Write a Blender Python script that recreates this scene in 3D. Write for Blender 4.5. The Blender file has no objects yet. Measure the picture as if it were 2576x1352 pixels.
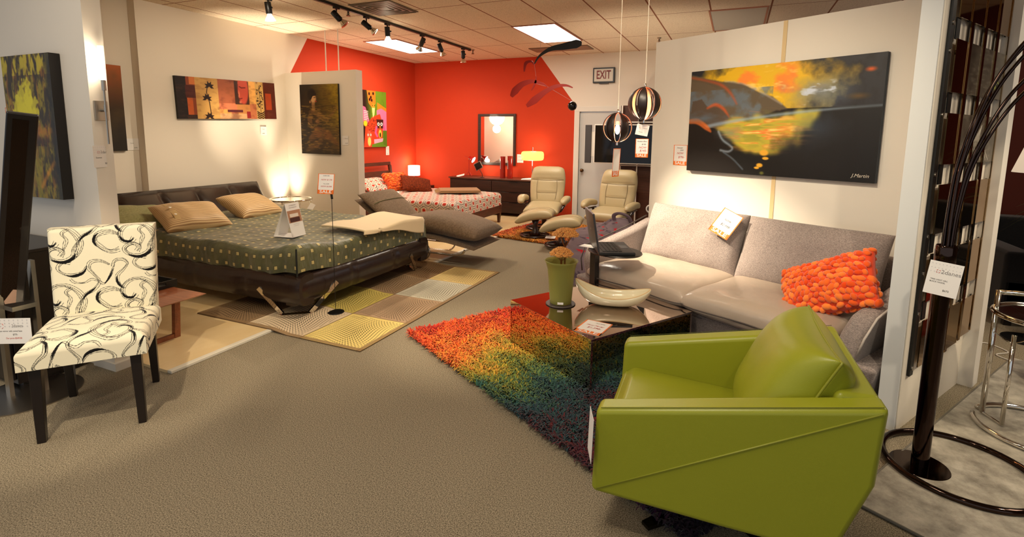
import bpy, bmesh, math, random
import numpy as np
from mathutils import Vector, Matrix, noise as mnoise
random.seed(7)
sc = bpy.context.scene
COL = sc.collection
PI = math.pi
def S(r, g, b):
    f = lambda c: (c/255/12.92) if c/255 <= .04045 else ((c/255+.055)/1.055)**2.4
    return (f(r), f(g), f(b), 1)

# ------------------------------------------------------------------ camera
YAW, PIT, ROL, FPX, PPY = .40954, .1316, .01122, 1285.05, 510.28
_c, _s, _cp, _sp, _cr, _sr = math.cos(YAW), math.sin(YAW), math.cos(PIT), math.sin(PIT), math.cos(ROL), math.sin(ROL)
_R = Vector((_c, _s, 0)); _F = Vector((-_s*_cp, _c*_cp, -_sp)); _D = Vector((_s*_sp, -_c*_sp, -_cp))
_right = _cr*_R - _sr*_D; _down = _sr*_R + _cr*_D
cam = bpy.data.cameras.new('camera'); cam_o = bpy.data.objects.new('camera', cam); COL.objects.link(cam_o)
cam.sensor_width = 36; cam.lens = 36*FPX/2576; cam.shift_y = -(676-PPY)/2576; cam.clip_start = .05
M = Matrix((_right, -_down, -_F)).transposed().to_4x4(); M.translation = (0, 0, 1.5)
cam_o.matrix_world = M
sc.camera = cam_o

# ------------------------------------------------------------------ world, exposure, lights
sc.view_settings.view_transform = 'Standard'; sc.view_settings.look = 'None'
sc.view_settings.exposure = 0.0; sc.view_settings.gamma = 1; sc.view_settings.use_curve_mapping = False
W = bpy.data.worlds.new('showroom'); sc.world = W; W.use_nodes = True
W.node_tree.nodes['Background'].inputs[0].default_value = (.86, .92, 1, 1)
W.node_tree.nodes['Background'].inputs[1].default_value = .62
WARM = (1, .84, .62); NEUT = (1, .88, .72)
def aim(o, src, dst):
    o.location = src
    o.rotation_euler = (Vector(dst)-Vector(src)).to_track_quat('-Z', 'Y').to_euler()
def spot(name, src, dst, power, deg=50, blend=.6, col=WARM, r=.04):
    l = bpy.data.lights.new(name, 'SPOT'); l.energy = power; l.spot_size = math.radians(deg); l.spot_blend = blend
    l.color = col; l.shadow_soft_size = r
    o = bpy.data.objects.new(name, l); COL.objects.link(o); aim(o, src, dst); return o
def area(name, loc, sx, sy, power, col=NEUT, dst=None):
    l = bpy.data.lights.new(name, 'AREA'); l.shape = 'RECTANGLE'; l.size = sx; l.size_y = sy; l.energy = power; l.color = col
    o = bpy.data.objects.new(name, l); COL.objects.link(o); aim(o, loc, dst or (loc[0], loc[1], loc[2]-1)); return o
def point(name, loc, power, r=.03, col=WARM):
    l = bpy.data.lights.new(name, 'POINT'); l.energy = power; l.color = col; l.shadow_soft_size = r
    o = bpy.data.objects.new(name, l); COL.objects.link(o); o.location = loc; return o
# ceiling fluorescent panels (two seen, others of the same showroom overhead and behind the photographer)
area('ceiling_panel_light', (-2.52, 7.05, 2.90), .56, 1.2, 40)
area('ceiling_panel_light', (-5.12, 7.25, 2.90), .56, 1.2, 30)
area('ceiling_panel_light', (-.7, 1.2, 2.88), .56, 1.2, 30)
area('ceiling_panel_light', (-3.2, .4, 2.88), .56, 1.2, 20)
area('ceiling_panel_light', (3.0, 3.6, 2.88), .56, 1.2, 40)
# track spots on the showroom goods
spot('track_spot_light', (-4.62, 4.12, 2.58), (-6.1, 4.74, 1.58), 150, 30, 1)
spot('track_spot_light', (-4.2, 3.7, 2.8), (-6.1, 4.2, 1.6), 55, 95, 1)
spot('track_spot_light', (-4.2, 3.4, 2.8), (-5.4, 5.7, 1.5), 60, 70, 1)
spot('track_spot_light', (-4.2, 4.67, 2.58), (-5.5, 3.9, .6), 100, 70, .8)
spot('track_spot_light', (-4.2, 5.18, 2.58), (-3.9, 3.6, .5), 110, 75, .8)
spot('track_spot_light', (-4.2, 6.39, 2.58), (-3.2, 5.2, .3), 110, 60, .8)
spot('track_spot_light', (-4.2, 7.0, 2.58), (-6.1, 7.6, 1.2), 60, 75, .8)
spot('track_spot_light', (-4.2, 7.2, 2.58), (-4.7, 9.0, 1.0), 40, 80, .8)
spot('track_spot_light', (-2.2, 4.6, 2.8), (-1.9, 7.4, .5), 90, 55, .8)
spot('track_spot_light', (-1.6, 2.9, 2.8), (-2.8, 3.6, 0), 150, 75, .9)
spot('sofa_spot_light', (-2.6, 3.7, 2.8), (-.42, 4.42, .72), 1500, 30, 1, WARM, .03)
spot('sofa_spot_light', (-1.0, 2.6, 2.8), (-.4, 4.6, 1.7), 90, 85, 1)
spot('sofa_spot_light', (-.5, 2.2, 2.8), (.35, 4.1, 1.1), 130, 70, .9)
spot('sofa_spot_light', (.9, 1.2, 2.8), (.3, 3.9, .5), 90, 60, .9)
spot('chair_spot_light', (-1.8, .2, 2.8), (-3.1, 1.45, .5), 190, 34, .5, WARM, .03)
spot('table_spot_light', (-2.8, 2.3, 2.8), (-1.6, 3.25, .1), 190, 36, .8)
spot('green_chair_spot_light', (-.9, .6, 2.8), (.1, 2.1, .6), 60, 70, .9)
spot('lamp_spot_light', (2.6, 2.4, 2.8), (1.5, 3.6, 0), 150, 60, .6)
spot('hall_spot_light', (-1.5, -.6, 2.8), (-2.6, 1.2, 0), 60, 60, .8)
# uplights behind the bed's side table and behind the sofa wall
spot('corner_uplight', (-5.9, 5.38, .65), (-5.75, 5.2, 2.9), 300, 46, 1, WARM, .05)
spot('corner_uplight', (-5.93, 5.46, .25), (-6.09, 5.56, 2.9), 120, 60, .9, WARM, .05)
spot('corner_uplight', (-1.25, 6.6, .5), (-1.2, 7.4, 2.9), 120, 80, .9, WARM, .06)

# ------------------------------------------------------------------ object helpers
def tag(o, label=None, cat=None, group=None, kind=None):
    if label: o['label'] = label
    if cat: o['category'] = cat
    if group: o['group'] = group
    if kind: o['kind'] = kind
    return o
def thing(name, label, cat, loc=(0, 0, 0), rz=0, group=None, rot=None):
    o = bpy.data.objects.new(name, None); COL.objects.link(o); o.empty_display_size = .1
    o.location = loc; o.rotation_euler = rot or (0, 0, rz)
    return tag(o, label, cat, group)
def copy_tree(o, parent=None):
    c = o.copy(); COL.objects.link(c)
    if parent: c.parent = parent
    for ch in list(o.children): copy_tree(ch, c)
    return c
class MB:
    def __init__(s): s.v = []; s.f = []; s.T = None
    def add(s, vs, fs):
        n = len(s.v)
        if s.T is not None: vs = [tuple(s.T @ Vector(v)) for v in vs]
        s.v += [tuple(v) for v in vs]; s.f += [tuple(i+n for i in f) for f in fs]; return s
    def box(s, a, b):
        x0, y0, z0 = a; x1, y1, z1 = b
        x0, x1 = min(x0, x1), max(x0, x1); y0, y1 = min(y0, y1), max(y0, y1); z0, z1 = min(z0, z1), max(z0, z1)
        return s.add([(x0, y0, z0), (x1, y0, z0), (x1, y1, z0), (x0, y1, z0), (x0, y0, z1), (x1, y0, z1), (x1, y1, z1), (x0, y1, z1)],
                     [(0, 3, 2, 1), (4, 5, 6, 7), (0, 1, 5, 4), (1, 2, 6, 5), (2, 3, 7, 6), (3, 0, 4, 7)])
    def hexa(s, bot, top):   # 4 bottom pts ccw, 4 top pts ccw
        return s.add(list(bot)+list(top), [(0, 3, 2, 1), (4, 5, 6, 7), (0, 1, 5, 4), (1, 2, 6, 5), (2, 3, 7, 6), (3, 0, 4, 7)])
    def prism(s, poly, z0, z1, axis='z'):
        n = len(poly)
        m = {'z': lambda p, h: (p[0], p[1], h), 'y': lambda p, h: (p[0], h, p[1]), 'x': lambda p, h: (h, p[0], p[1])}[axis]
        vs = [m(p, z0) for p in poly]+[m(p, z1) for p in poly]
        fs = [tuple(range(n))[::-1], tuple(range(n, 2*n))]+[(i, (i+1) % n, n+(i+1) % n, n+i) for i in range(n)]
        return s.add(vs, fs)
    def tube(s, path, r, seg=10, closed=False, caps=True, flat=None):
        P = [Vector(p) for p in path]; n = len(P)
        rs = r if isinstance(r, (list, tuple)) else [r]*n
        vs = []; up = Vector((0, 0, 1)); prev = None
        for i in range(n):
            if closed: t = P[(i+1) % n]-P[i-1]
            else: t = P[min(i+1, n-1)]-P[max(i-1, 0)]
            t.normalize()
            if prev is None:
                a = up.cross(t)
                if a.length < .1: a = Vector((1, 0, 0)).cross(t)
                a.normalize()
            else:
                a = prev-t*prev.dot(t); a.normalize()
            prev = a; b = t.cross(a)
            for k in range(seg):
                an = 2*PI*k/seg
                ca, sa = math.cos(an), math.sin(an)*(flat or 1)
                vs.append(P[i]+(a*ca+b*sa)*rs[i])
        fs = []
        m = n if closed else n-1
        for i in range(m):
            j = (i+1) % n
            for k in range(seg):
                fs.append((i*seg+k, i*seg+(k+1) % seg, j*seg+(k+1) % seg, j*seg+k))
        if not closed and caps:
            fs.append(tuple(range(seg))[::-1]); fs.append(tuple((n-1)*seg+k for k in range(seg)))
        return s.add(vs, fs)
    def cyl(s, p, q, r, seg=20, r2=None): return s.tube([p, q], [r, r if r2 is None else r2], seg)
    def lathe(s, prof, seg=32, c=(0, 0, 0), sx=1, sy=1):
        vs = []; fs = []; n = len(prof)
        for (r, z) in prof:
            for k in range(seg):
                a = 2*PI*k/seg; vs.append((c[0]+r*math.cos(a)*sx, c[1]+r*math.sin(a)*sy, c[2]+z))
        for i in range(n-1):
            for k in range(seg): fs.append((i*seg+k, i*seg+(k+1) % seg, (i+1)*seg+(k+1) % seg, (i+1)*seg+k))
        fs.append(tuple(range(seg))[::-1]); fs.append(tuple((n-1)*seg+k for k in range(seg)))
        return s.add(vs, fs)
    def ell(s, c, r, seg=20, rings=12):
        rx, ry, rz = r if isinstance(r, (tuple, list)) else (r, r, r)
        return s.lathe([(max(math.sin(PI*i/rings), .001), -math.cos(PI*i/rings)*rz) for i in range(rings+1)], seg, c, rx, ry)
    def grid(s, P):
        nu, nv = len(P), len(P[0])
        vs = [tuple(P[i][j]) for i in range(nu) for j in range(nv)]
        fs = [(i*nv+j, (i+1)*nv+j, (i+1)*nv+j+1, i*nv+j+1) for i in range(nu-1) for j in range(nv-1)]
        return s.add(vs, fs)
    def pillow(s, w, h, t, n=28, p=3.0, q=.5, pinch=.06, wr=.0, seed=0, c=(0, 0, 0)):
        """a stuffed cushion lying in the xy plane"""
        for sg in (1, -1):
            P = []
            for i in range(n+1):
                row = []
                u = math.sin((i/n*2-1)*PI/2)
                for j in range(n+1):
                    v = math.sin((j/n*2-1)*PI/2)
                    T = (max(0, 1-abs(u)**p)*max(0, 1-abs(v)**p))**q*t/2
                    x = u*w/2*(1-pinch*(1-v*v)); y = v*h/2*(1-pinch*(1-u*u))
                    if wr: T *= 1+wr*mnoise.noise(Vector((x*7+seed, y*7, sg*3)))
                    row.append((c[0]+x, c[1]+y, c[2]+sg*T))
                P.append(row)
            if sg < 0: P = P[::-1]
            s.grid(P)
        return s
    def build(s, name, mat, parent=None, smooth=None, bevel=0, seg=3, sub=0, weld=True, solid=0, auto=None, **tg):
        me = bpy.data.meshes.new(name); me.from_pydata(s.v, [], s.f); me.validate()
        bm = bmesh.new(); bm.from_mesh(me)
        if weld: bmesh.ops.remove_doubles(bm, verts=bm.verts, dist=1e-5)
        bmesh.ops.recalc_face_normals(bm, faces=bm.faces); bm.to_mesh(me); bm.free()
        o = bpy.data.objects.new(name, me); COL.objects.link(o)
        if mat: me.materials.append(mat)
        if parent: o.parent = parent
        if smooth is None: smooth = bevel > 0 or sub > 0
        if smooth:
            me.polygons.foreach_set('use_smooth', [True]*len(me.polygons))
        if auto:
            try: me.set_sharp_from_angle(angle=math.radians(auto))
            except Exception: pass
        if solid:
            m = o.modifiers.new('solid', 'SOLIDIFY'); m.thickness = solid; m.offset = 0
        if bevel:
            m = o.modifiers.new('bevel', 'BEVEL'); m.width = bevel; m.segments = seg; m.limit_method = 'ANGLE'; m.angle_limit = math.radians(35); m.harden_normals = True
        if sub:
            m = o.modifiers.new('sub', 'SUBSURF'); m.levels = sub; m.render_levels = sub
        tag(o, tg.get('label'), tg.get('cat'), tg.get('group'), tg.get('kind'))
        return o
def colgrid(name, P, Cc, mat, parent=None, extra=None, smooth=True):
    """dense grid mesh with a per-vertex colour (a painted or printed surface)"""
    nu, nv = P.shape[:2]
    me = bpy.data.meshes.new(name)
    idx = np.arange(nu*nv).reshape(nu, nv)
    F = np.stack([idx[:-1, :-1], idx[1:, :-1], idx[1:, 1:], idx[:-1, 1:]], -1).reshape(-1, 4)
    V = P.reshape(-1, 3)
    me.vertices.add(len(V)); me.vertices.foreach_set('co', V.astype(np.float32).ravel())
    me.loops.add(F.size); me.loops.foreach_set('vertex_index', F.astype(np.int32).ravel())
    me.polygons.add(len(F)); me.polygons.foreach_set('loop_start', np.arange(0, F.size, 4, dtype=np.int32))
    try: me.polygons.foreach_set('loop_total', np.full(len(F), 4, dtype=np.int32))
    except Exception: pass
    me.polygons.foreach_set('use_smooth', np.full(len(F), smooth, dtype=bool))
    me.update(calc_edges=True)
    a = me.color_attributes.new('Col', 'FLOAT_COLOR', 'POINT')
    C4 = np.ones((len(V), 4), np.float32); C4[:, :3] = Cc.reshape(-1, 3)
    a.data.foreach_set('color', C4.ravel())
    me.materials.append(mat)
    o = bpy.data.objects.new(name, me); COL.objects.link(o)
    if parent: o.parent = parent
    return o
def polyarc(cx, cy, r, a0, a1, n):
    return [(cx+r*math.cos(math.radians(a0+(a1-a0)*i/n)), cy+r*math.sin(math.radians(a0+(a1-a0)*i/n))) for i in range(n+1)]
def smoothpath(pts, n=8, closed=False):
    """Catmull-Rom through 3D points"""
    P = [Vector(p) for p in pts]; out = []
    m = len(P) if closed else len(P)-1
    for i in range(m):
        if closed: p0, p1, p2, p3 = P[i-1], P[i], P[(i+1) % len(P)], P[(i+2) % len(P)]
        else: p0, p1, p2, p3 = P[max(i-1, 0)], P[i], P[i+1], P[min(i+2, len(P)-1)]
        for k in range(n):
            t = k/n
            out.append(.5*((2*p1)+(-p0+p2)*t+(2*p0-5*p1+4*p2-p3)*t*t+(-p0+3*p1-3*p2+p3)*t**3))
    if not closed: out.append(P[-1])
    return out

# ------------------------------------------------------------------ materials
def mat(name, col, rough=.6, metal=0, spec=.5, coat=0, emit=None, es=0, trans=0, ior=1.45, alpha=1, sheen=0):
    m = bpy.data.materials.new(name); m.use_nodes = True; b = m.node_tree.nodes['Principled BSDF']
    b.inputs['Base Color'].default_value = col; b.inputs['Roughness'].default_value = rough; b.inputs['Metallic'].default_value = metal
    b.inputs['Specular IOR Level'].default_value = spec; b.inputs['Coat Weight'].default_value = coat; b.inputs['IOR'].default_value = ior
    b.inputs['Transmission Weight'].default_value = trans; b.inputs['Alpha'].default_value = alpha; b.inputs['Sheen Weight'].default_value = sheen
    if emit: b.inputs['Emission Color'].default_value = emit; b.inputs['Emission Strength'].default_value = es
    return m
def N(m, t, **kw):
    n = m.node_tree.nodes.new(t)
    for k, v in kw.items():
        if k in n.inputs.keys(): n.inputs[k].default_value = v
        else: setattr(n, k, v)
    return n
def L(m, a, b): m.node_tree.links.new(a, b)
def BS(m): return m.node_tree.nodes['Principled BSDF']
def coords(m, kind='Object', scale=(1, 1, 1), rot=(0, 0, 0)):
    t = N(m, 'ShaderNodeTexCoord'); mp = N(m, 'ShaderNodeMapping')
    mp.inputs['Scale'].default_value = scale; mp.inputs['Rotation'].default_value = rot
    L(m, t.outputs[kind], mp.inputs['Vector']); return mp.outputs['Vector']
def noisecol(m, c1, c2, scale=50, detail=4, lo=.35, hi=.65, vec=None, vs=(1, 1, 1), rough=.6):
    v = vec or coords(m, scale=vs)
    n = N(m, 'ShaderNodeTexNoise', Scale=scale, Detail=detail, Roughness=rough); L(m, v, n.inputs['Vector'])
    r = N(m, 'ShaderNodeValToRGB'); r.color_ramp.elements[0].position = lo; r.color_ramp.elements[1].position = hi
    r.color_ramp.elements[0].color = c1; r.color_ramp.elements[1].color = c2
    L(m, n.outputs['Fac'], r.inputs[0]); L(m, r.outputs[0], BS(m).inputs['Base Color']); return n
def bump(m, scale=100, strength=.2, dist=.002, detail=3, vs=(1, 1, 1), kind='noise'):
    v = coords(m, scale=vs)
    n = N(m, 'ShaderNodeTexVoronoi' if kind == 'vor' else 'ShaderNodeTexNoise', Scale=scale)
    if kind == 'noise': n.inputs['Detail'].default_value = detail
    L(m, v, n.inputs['Vector'])
    b = N(m, 'ShaderNodeBump', Strength=strength, Distance=dist)
    L(m, n.outputs[0], b.inputs['Height']); L(m, b.outputs[0], BS(m).inputs['Normal']); return m
def fabric(name, c1, c2, sc_=180, rough=.9, vs=(1, 1, 1), bs=.3, bd=.0015, sheen=.2):
    m = mat(name, c1, rough, spec=.2, sheen=sheen); noisecol(m, c1, c2, sc_, 3, vs=vs); bump(m, sc_*1.5, bs, bd, vs=vs); return m
def leather(name, c, rough=.4, s=260, st=.18, spec=.5, coat=0, wr=.5):
    m = mat(name, c, rough, spec=spec, coat=coat)
    v = coords(m); n = N(m, 'ShaderNodeTexVoronoi', Scale=s); L(m, v, n.inputs['Vector'])
    n2 = N(m, 'ShaderNodeTexNoise', Scale=9, Detail=3); L(m, v, n2.inputs['Vector'])
    b = N(m, 'ShaderNodeBump', Strength=st, Distance=.0012); L(m, n.outputs[0], b.inputs['Height'])
    b2 = N(m, 'ShaderNodeBump', Strength=wr*.5, Distance=.01); L(m, n2.outputs[0], b2.inputs['Height']); L(m, b.outputs[0], b2.inputs['Normal'])
    L(m, b2.outputs[0], BS(m).inputs['Normal']); return m
def wood(name, c1, c2, rough=.4, vs=(2, 30, 30), sc_=1.5, coat=.1):
    m = mat(name, c1, rough, coat=coat); noisecol(m, c1, c2, sc_, 6, .3, .7, vs=vs); return m
def vcol(name, rough=.6, spec=.4, bumpy=0, bs=200, sheen=0):
    m = mat(name, (1, 1, 1, 1), rough, spec=spec, sheen=sheen)
    a = N(m, 'ShaderNodeVertexColor', layer_name='Col'); L(m, a.outputs[0], BS(m).inputs['Base Color'])
    if bumpy: bump(m, bs, bumpy, .002)
    return m

def carpet_mat():
    m = mat('carpet', S(130, 115, 92), .95, spec=.1)
    n = noisecol(m, S(72, 64, 50), S(180, 166, 140), 200, 5, .36, .64, rough=.7)
    bump(m, 300, .3, .003); return m
def ceil_mat():
    m = mat('ceiling_tile', S(222, 205, 182), .9, spec=.1)
    g = N(m, 'ShaderNodeNewGeometry'); sp = N(m, 'ShaderNodeSeparateXYZ'); L(m, g.outputs['Position'], sp.inputs[0])
    def line(sock, off, per, w):
        a = N(m, 'ShaderNodeMath', operation='ADD'); a.inputs[1].default_value = -off; L(m, sock, a.inputs[0])
        b = N(m, 'ShaderNodeMath', operation='PINGPONG'); b.inputs[1].default_value = per/2; L(m, a.outputs[0], b.inputs[0])
        c = N(m, 'ShaderNodeMath', operation='LESS_THAN'); c.inputs[1].default_value = w; L(m, b.outputs[0], c.inputs[0]); return c.outputs[0]
    lx = line(sp.outputs[0], -.97, .615, .009); ly = line(sp.outputs[1], 5.2, 1.235, .007)
    mx = N(m, 'ShaderNodeMath', operation='MAXIMUM'); L(m, lx, mx.inputs[0]); L(m, ly, mx.inputs[1])
    n = N(m, 'ShaderNodeTexNoise', Scale=90, Detail=4); L(m, g.outputs['Position'], n.inputs['Vector'])
    r = N(m, 'ShaderNodeValToRGB'); r.color_ramp.elements[0].position = .3; r.color_ramp.elements[0].color = S(196, 176, 152); r.color_ramp.elements[1].position = .5; r.color_ramp.elements[1].color = S(226, 208, 184)
    L(m, n.outputs[0], r.inputs[0])
    mix = N(m, 'ShaderNodeMixRGB'); L(m, mx.outputs[0], mix.inputs[0]); L(m, r.outputs[0], mix.inputs[1]); mix.inputs[2].default_value = S(140, 92, 70)
    L(m, mix.outputs[0], BS(m).inputs['Base Color']); return m
WHITE = S(232, 222, 206); RED = S(198, 62, 30)
def wall_mat(name, col=WHITE): m = mat(name, col, .7, spec=.25); bump(m, 40, .08, .003); return m
def diag_mat(name, axis, off, slope, clamp=None, sign=1):
    """white wall with a red painted field: red where sign*(coord - (off + z*slope)) > 0, or beyond clamp"""
    m = wall_mat(name); g = N(m, 'ShaderNodeNewGeometry'); sp = N(m, 'ShaderNodeSeparateXYZ'); L(m, g.outputs['Position'], sp.inputs[0])
    z = N(m, 'ShaderNodeMath', operation='MULTIPLY_ADD'); z.inputs[1].default_value = slope; z.inputs[2].default_value = off; L(m, sp.outputs[2], z.inputs[0])
    lim = z.outputs[0]
    if clamp is not None:
        c = N(m, 'ShaderNodeMath', operation='MINIMUM' if sign < 0 else 'MAXIMUM'); c.inputs[1].default_value = clamp; L(m, lim, c.inputs[0]); lim = c.outputs[0]
    q = N(m, 'ShaderNodeMath', operation='GREATER_THAN' if sign > 0 else 'LESS_THAN'); L(m, sp.outputs[axis], q.inputs[0]); L(m, lim, q.inputs[1])
    mix = N(m, 'ShaderNodeMixRGB'); L(m, q.outputs[0], mix.inputs[0]); mix.inputs[1].default_value = WHITE; mix.inputs[2].default_value = RED
    L(m, mix.outputs[0], BS(m).inputs['Base Color']); return m
M_white = wall_mat('wall_paint')
M_chrome = mat('chrome', S(225, 220, 212), .08, 1)
M_nickel = mat('black_nickel', S(66, 52, 46), .08, 1)
M_black = mat('black_plastic', S(16, 15, 14), .4)
M_brushed = mat('brushed_steel', S(176, 168, 156), .3, 1)
M_paper = mat('paper', S(238, 234, 228), .7, spec=.2)
M_ink = mat('black_ink', S(40, 36, 36), .8)
M_inkred = mat('red_ink', S(196, 50, 40), .8)
M_orange = mat('orange_ink', S(238, 118, 34), .7)
M_grey = mat('grey_ink', S(150, 145, 142), .8)
M_dark = wood('dark_walnut', S(36, 20, 14), S(58, 32, 22), .4)
M_espresso = mat('espresso_wood', S(22, 14, 12), .4, coat=.2)
M_glass = mat('clear_glass', S(235, 245, 240), .02, trans=1, ior=1.45)
def bulb(name, col, e): return mat(name, S(255, 240, 220), .5, emit=col, es=e)
M_bulb = bulb('lit_bulb', (1, .85, .6, 1), 22)
_text_cache = {}
def text(s, size, parent, name='printed_text', loc=(0, 0, 0), rot=(0, 0, 0), mat_=None, shear=0, align='CENTER', bold=0, sx=1):
    cu = bpy.data.curves.new(name, 'FONT'); cu.body = s; cu.size = size; cu.align_x = align; cu.align_y = 'CENTER'; cu.shear = shear; cu.offset = bold
    cu.resolution_u = 3
    t = bpy.data.objects.new('tmp', cu); COL.objects.link(t)
    dg = bpy.context.evaluated_depsgraph_get(); me = bpy.data.meshes.new_from_object(t.evaluated_get(dg))
    bpy.data.objects.remove(t); bpy.data.curves.remove(cu); me.name = name
    me.materials.clear(); me.materials.append(mat_ or M_ink)
    o = bpy.data.objects.new(name, me); COL.objects.link(o); o.parent = parent; o.location = loc; o.rotation_euler = rot; o.scale = (sx, 1, 1)
    return o
def frame_from(loc, right, up):
    r = Vector(right).normalized(); u = Vector(up); u = (u-r*u.dot(r)).normalized(); n = r.cross(u)
    m = Matrix((r, u, n)).transposed().to_4x4(); m.translation = loc; return m
def card(name, label, cat, loc, right, up, w, h, kind='sale', lines=(), group=None, t=.0012, mirror=False, lod=1, parent=None):
    """a paper tag lying in its local xy plane; front is +z"""
    o = MB().box((-w/2, -h/2, -t), (w/2, h/2, 0)).build(name, M_paper, parent)
    if parent is None: tag(o, label, cat, group)
    o.matrix_world = frame_from(loc, right, up)
    e = .0004
    if kind == 'sale':
        b = MB()
        b.box((-w/2, -h/2, 0), (w/2, -h/2+h*.2, e)); b.box((-w/2, -h/2, 0), (-w/2+w*.045, h/2, e)); b.box((w/2-w*.045, -h/2, 0), (w/2, h/2, e)); b.box((-w/2, h/2-h*.02, 0), (w/2, h/2, e))
        b.build('orange_border', M_orange, o)
        text('SALE', h*.2, o, 'sale_lettering', (0, -h*.395, e*2), mat_=M_paper, bold=h*.004, sx=w*.9/(h*.2*2.55))
    elif kind == 'shop':
        b = MB()
        for i in range(9):
            for j in range(3):
                x = -w*.42+i*w*.84/8; y = h*.42-j*h*.12; d = w*.028
                b.add([(x-d, y, e), (x, y-d*.25, e), (x+d, y, e), (x, y+d*.25, e), (x, y-d, e), (x+d*.25, y, e), (x, y+d, e), (x-d*.25, y, e)], [(0, 1, 2, 3), (4, 5, 6, 7)])
        b.build('star_pattern', mat('pale_grey_ink', S(205, 203, 204), .8) if 'pale_grey_ink' not in bpy.data.materials else bpy.data.materials['pale_grey_ink'], o)
        text('2danes', h*.17, o, 'shop_lettering', (w*.18, h*.2, e*2), mat_=M_grey)
        a = MB()
        for k in range(4):
            an = k*PI/2+.3
            a.tube([(-w*.2+math.cos(an+q)*w*.06, h*.2+math.sin(an+q)*w*.06, e*2) for q in (0, .4, .8)], .0009, 5)
        a.build('logo_ring', M_inkred, o)
    for (s, size, x, y, m_, sh) in lines:
        text(s, size*h, o, 'handwriting' if sh else 'printed_text', (x*w, y*h, e*2), mat_=m_, shear=sh)
    return o
# ------------------------------------------------------------------ numpy painting
def vnoise(h, w, sy, sx, seed, oct_=4, pers=.5):
    rng = np.random.RandomState(seed); out = np.zeros((h, w)); amp = 1; tot = 0
    for o_ in range(oct_):
        gy, gx = int(sy*2**o_)+2, int(sx*2**o_)+2
        g = rng.rand(gy+1, gx+1)
        y = np.linspace(0, gy-1.001, h); x = np.linspace(0, gx-1.001, w)
        yi = y.astype(int); xi = x.astype(int); fy = (y-yi)[:, None]; fx = (x-xi)[None]
        fy = fy*fy*(3-2*fy); fx = fx*fx*(3-2*fx)
        a = g[yi][:, xi]; b = g[yi][:, xi+1]; c = g[yi+1][:, xi]; d = g[yi+1][:, xi+1]
        out += amp*((a*(1-fx)+b*fx)*(1-fy)+(c*(1-fx)+d*fx)*fy); tot += amp; amp *= pers
    return out/tot
class Canvas:   # row 0 = top; colours given as 0-255 sRGB
    def __init__(s, w, h, col=(0, 0, 0)):
        s.w, s.h = w, h; s.a = np.zeros((h, w, 3))+np.array(col, float); s.X, s.Y = np.meshgrid((np.arange(w)+.5)/w, (np.arange(h)+.5)/h)
    def mix(s, mask, col):
        s.a += (np.array(col, float)-s.a)*np.clip(mask, 0, 1)[..., None]
    def blob(s, cx, cy, rx, ry, col, soft=.5, ang=0, amt=1):
        dx = (s.X-cx); dy = (s.Y-cy)*s.h/s.w; c, n = math.cos(ang), math.sin(ang)
        d = np.sqrt(((dx*c+dy*n)/rx)**2+((-dx*n+dy*c)/ry)**2); s.mix(np.clip((1-d)/soft, 0, 1)*amt, col)
    def poly(s, pts, col, soft=.004, amt=1, nz=None):
        px = np.array([p[0] for p in pts]); py = np.array([p[1] for p in pts])
        X, Y = s.X, s.Y
        if nz is not None: X = X+nz; Y = Y+nz
        ins = np.zeros(X.shape, bool); n = len(pts); j = n-1
        for i in range(n):
            cond = ((py[i] > Y) != (py[j] > Y)) & (X < (px[j]-px[i])*(Y-py[i])/(py[j]-py[i]+1e-12)+px[i]); ins ^= cond; j = i
        m = ins.astype(float); k = int(soft*s.w)
        if k > 1:
            ker = np.ones(k)/k
            m = np.apply_along_axis(lambda r: np.convolve(np.pad(r, k, 'edge'), ker, 'same')[k:-k], 1, m); m = np.apply_along_axis(lambda r: np.convolve(np.pad(r, k, 'edge'), ker, 'same')[k:-k], 0, m)
        s.mix(m*amt, col)
    def stroke(s, pts, w, col, amt=1, soft=1.2, mask=None):
        """pts normalised, w in pixels (number or list)"""
        P = np.array(pts, float)*np.array([s.w, s.h]); n = len(P)
        ws = np.array(w if isinstance(w, (list, tuple, np.ndarray)) else [w]*n, float)
        for i in range(n-1):
            a, b = P[i], P[i+1]; r = max(ws[i], ws[i+1])+soft+1
            x0 = int(max(0, min(a[0], b[0])-r)); x1 = int(min(s.w, max(a[0], b[0])+r+1)); y0 = int(max(0, min(a[1], b[1])-r)); y1 = int(min(s.h, max(a[1], b[1])+r+1))
            if x1 <= x0 or y1 <= y0: continue
            yy, xx = np.mgrid[y0:y1, x0:x1]+.5; d = b-a; l2 = (d**2).sum()+1e-9
            t = np.clip(((xx-a[0])*d[0]+(yy-a[1])*d[1])/l2, 0, 1); dist = np.hypot(xx-a[0]-t*d[0], yy-a[1]-t*d[1])
            wv = ws[i]*(1-t)+ws[i+1]*t
            m = np.clip((wv-dist)/soft+.5, 0, 1)*amt
            if mask is not None:
                mask[y0:y1, x0:x1] = np.maximum(mask[y0:y1, x0:x1], m); continue
            s.a[y0:y1, x0:x1] += (np.array(col, float)-s.a[y0:y1, x0:x1])*m[..., None]
    def sstroke(s, pts, w, col, amt=1, soft=1.2):
        P = smoothpath([(x, y, 0) for x, y in pts], 7); n = len(P)
        if isinstance(w, list): w = list(np.interp(np.linspace(0, 1, n), np.linspace(0, 1, len(w)), w))
        k = np.zeros((s.h, s.w)); s.stroke([(p.x, p.y) for p in P], w, col, amt, soft, k); s.mix(k, col)
    def lin(s):
        c = np.clip(s.a, 0, 255)/255; return np.where(c <= .04045, c/12.92, ((c+.055)/1.055)**2.4)
    def sample(s, u, v):   # u right 0..1, v down 0..1
        a = s.lin(); return a[np.clip((v*s.h).astype(int), 0, s.h-1), np.clip((u*s.w).astype(int), 0, s.w-1)]
M_canvas = vcol('painted_canvas', .45, .4, .25, 260)
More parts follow.
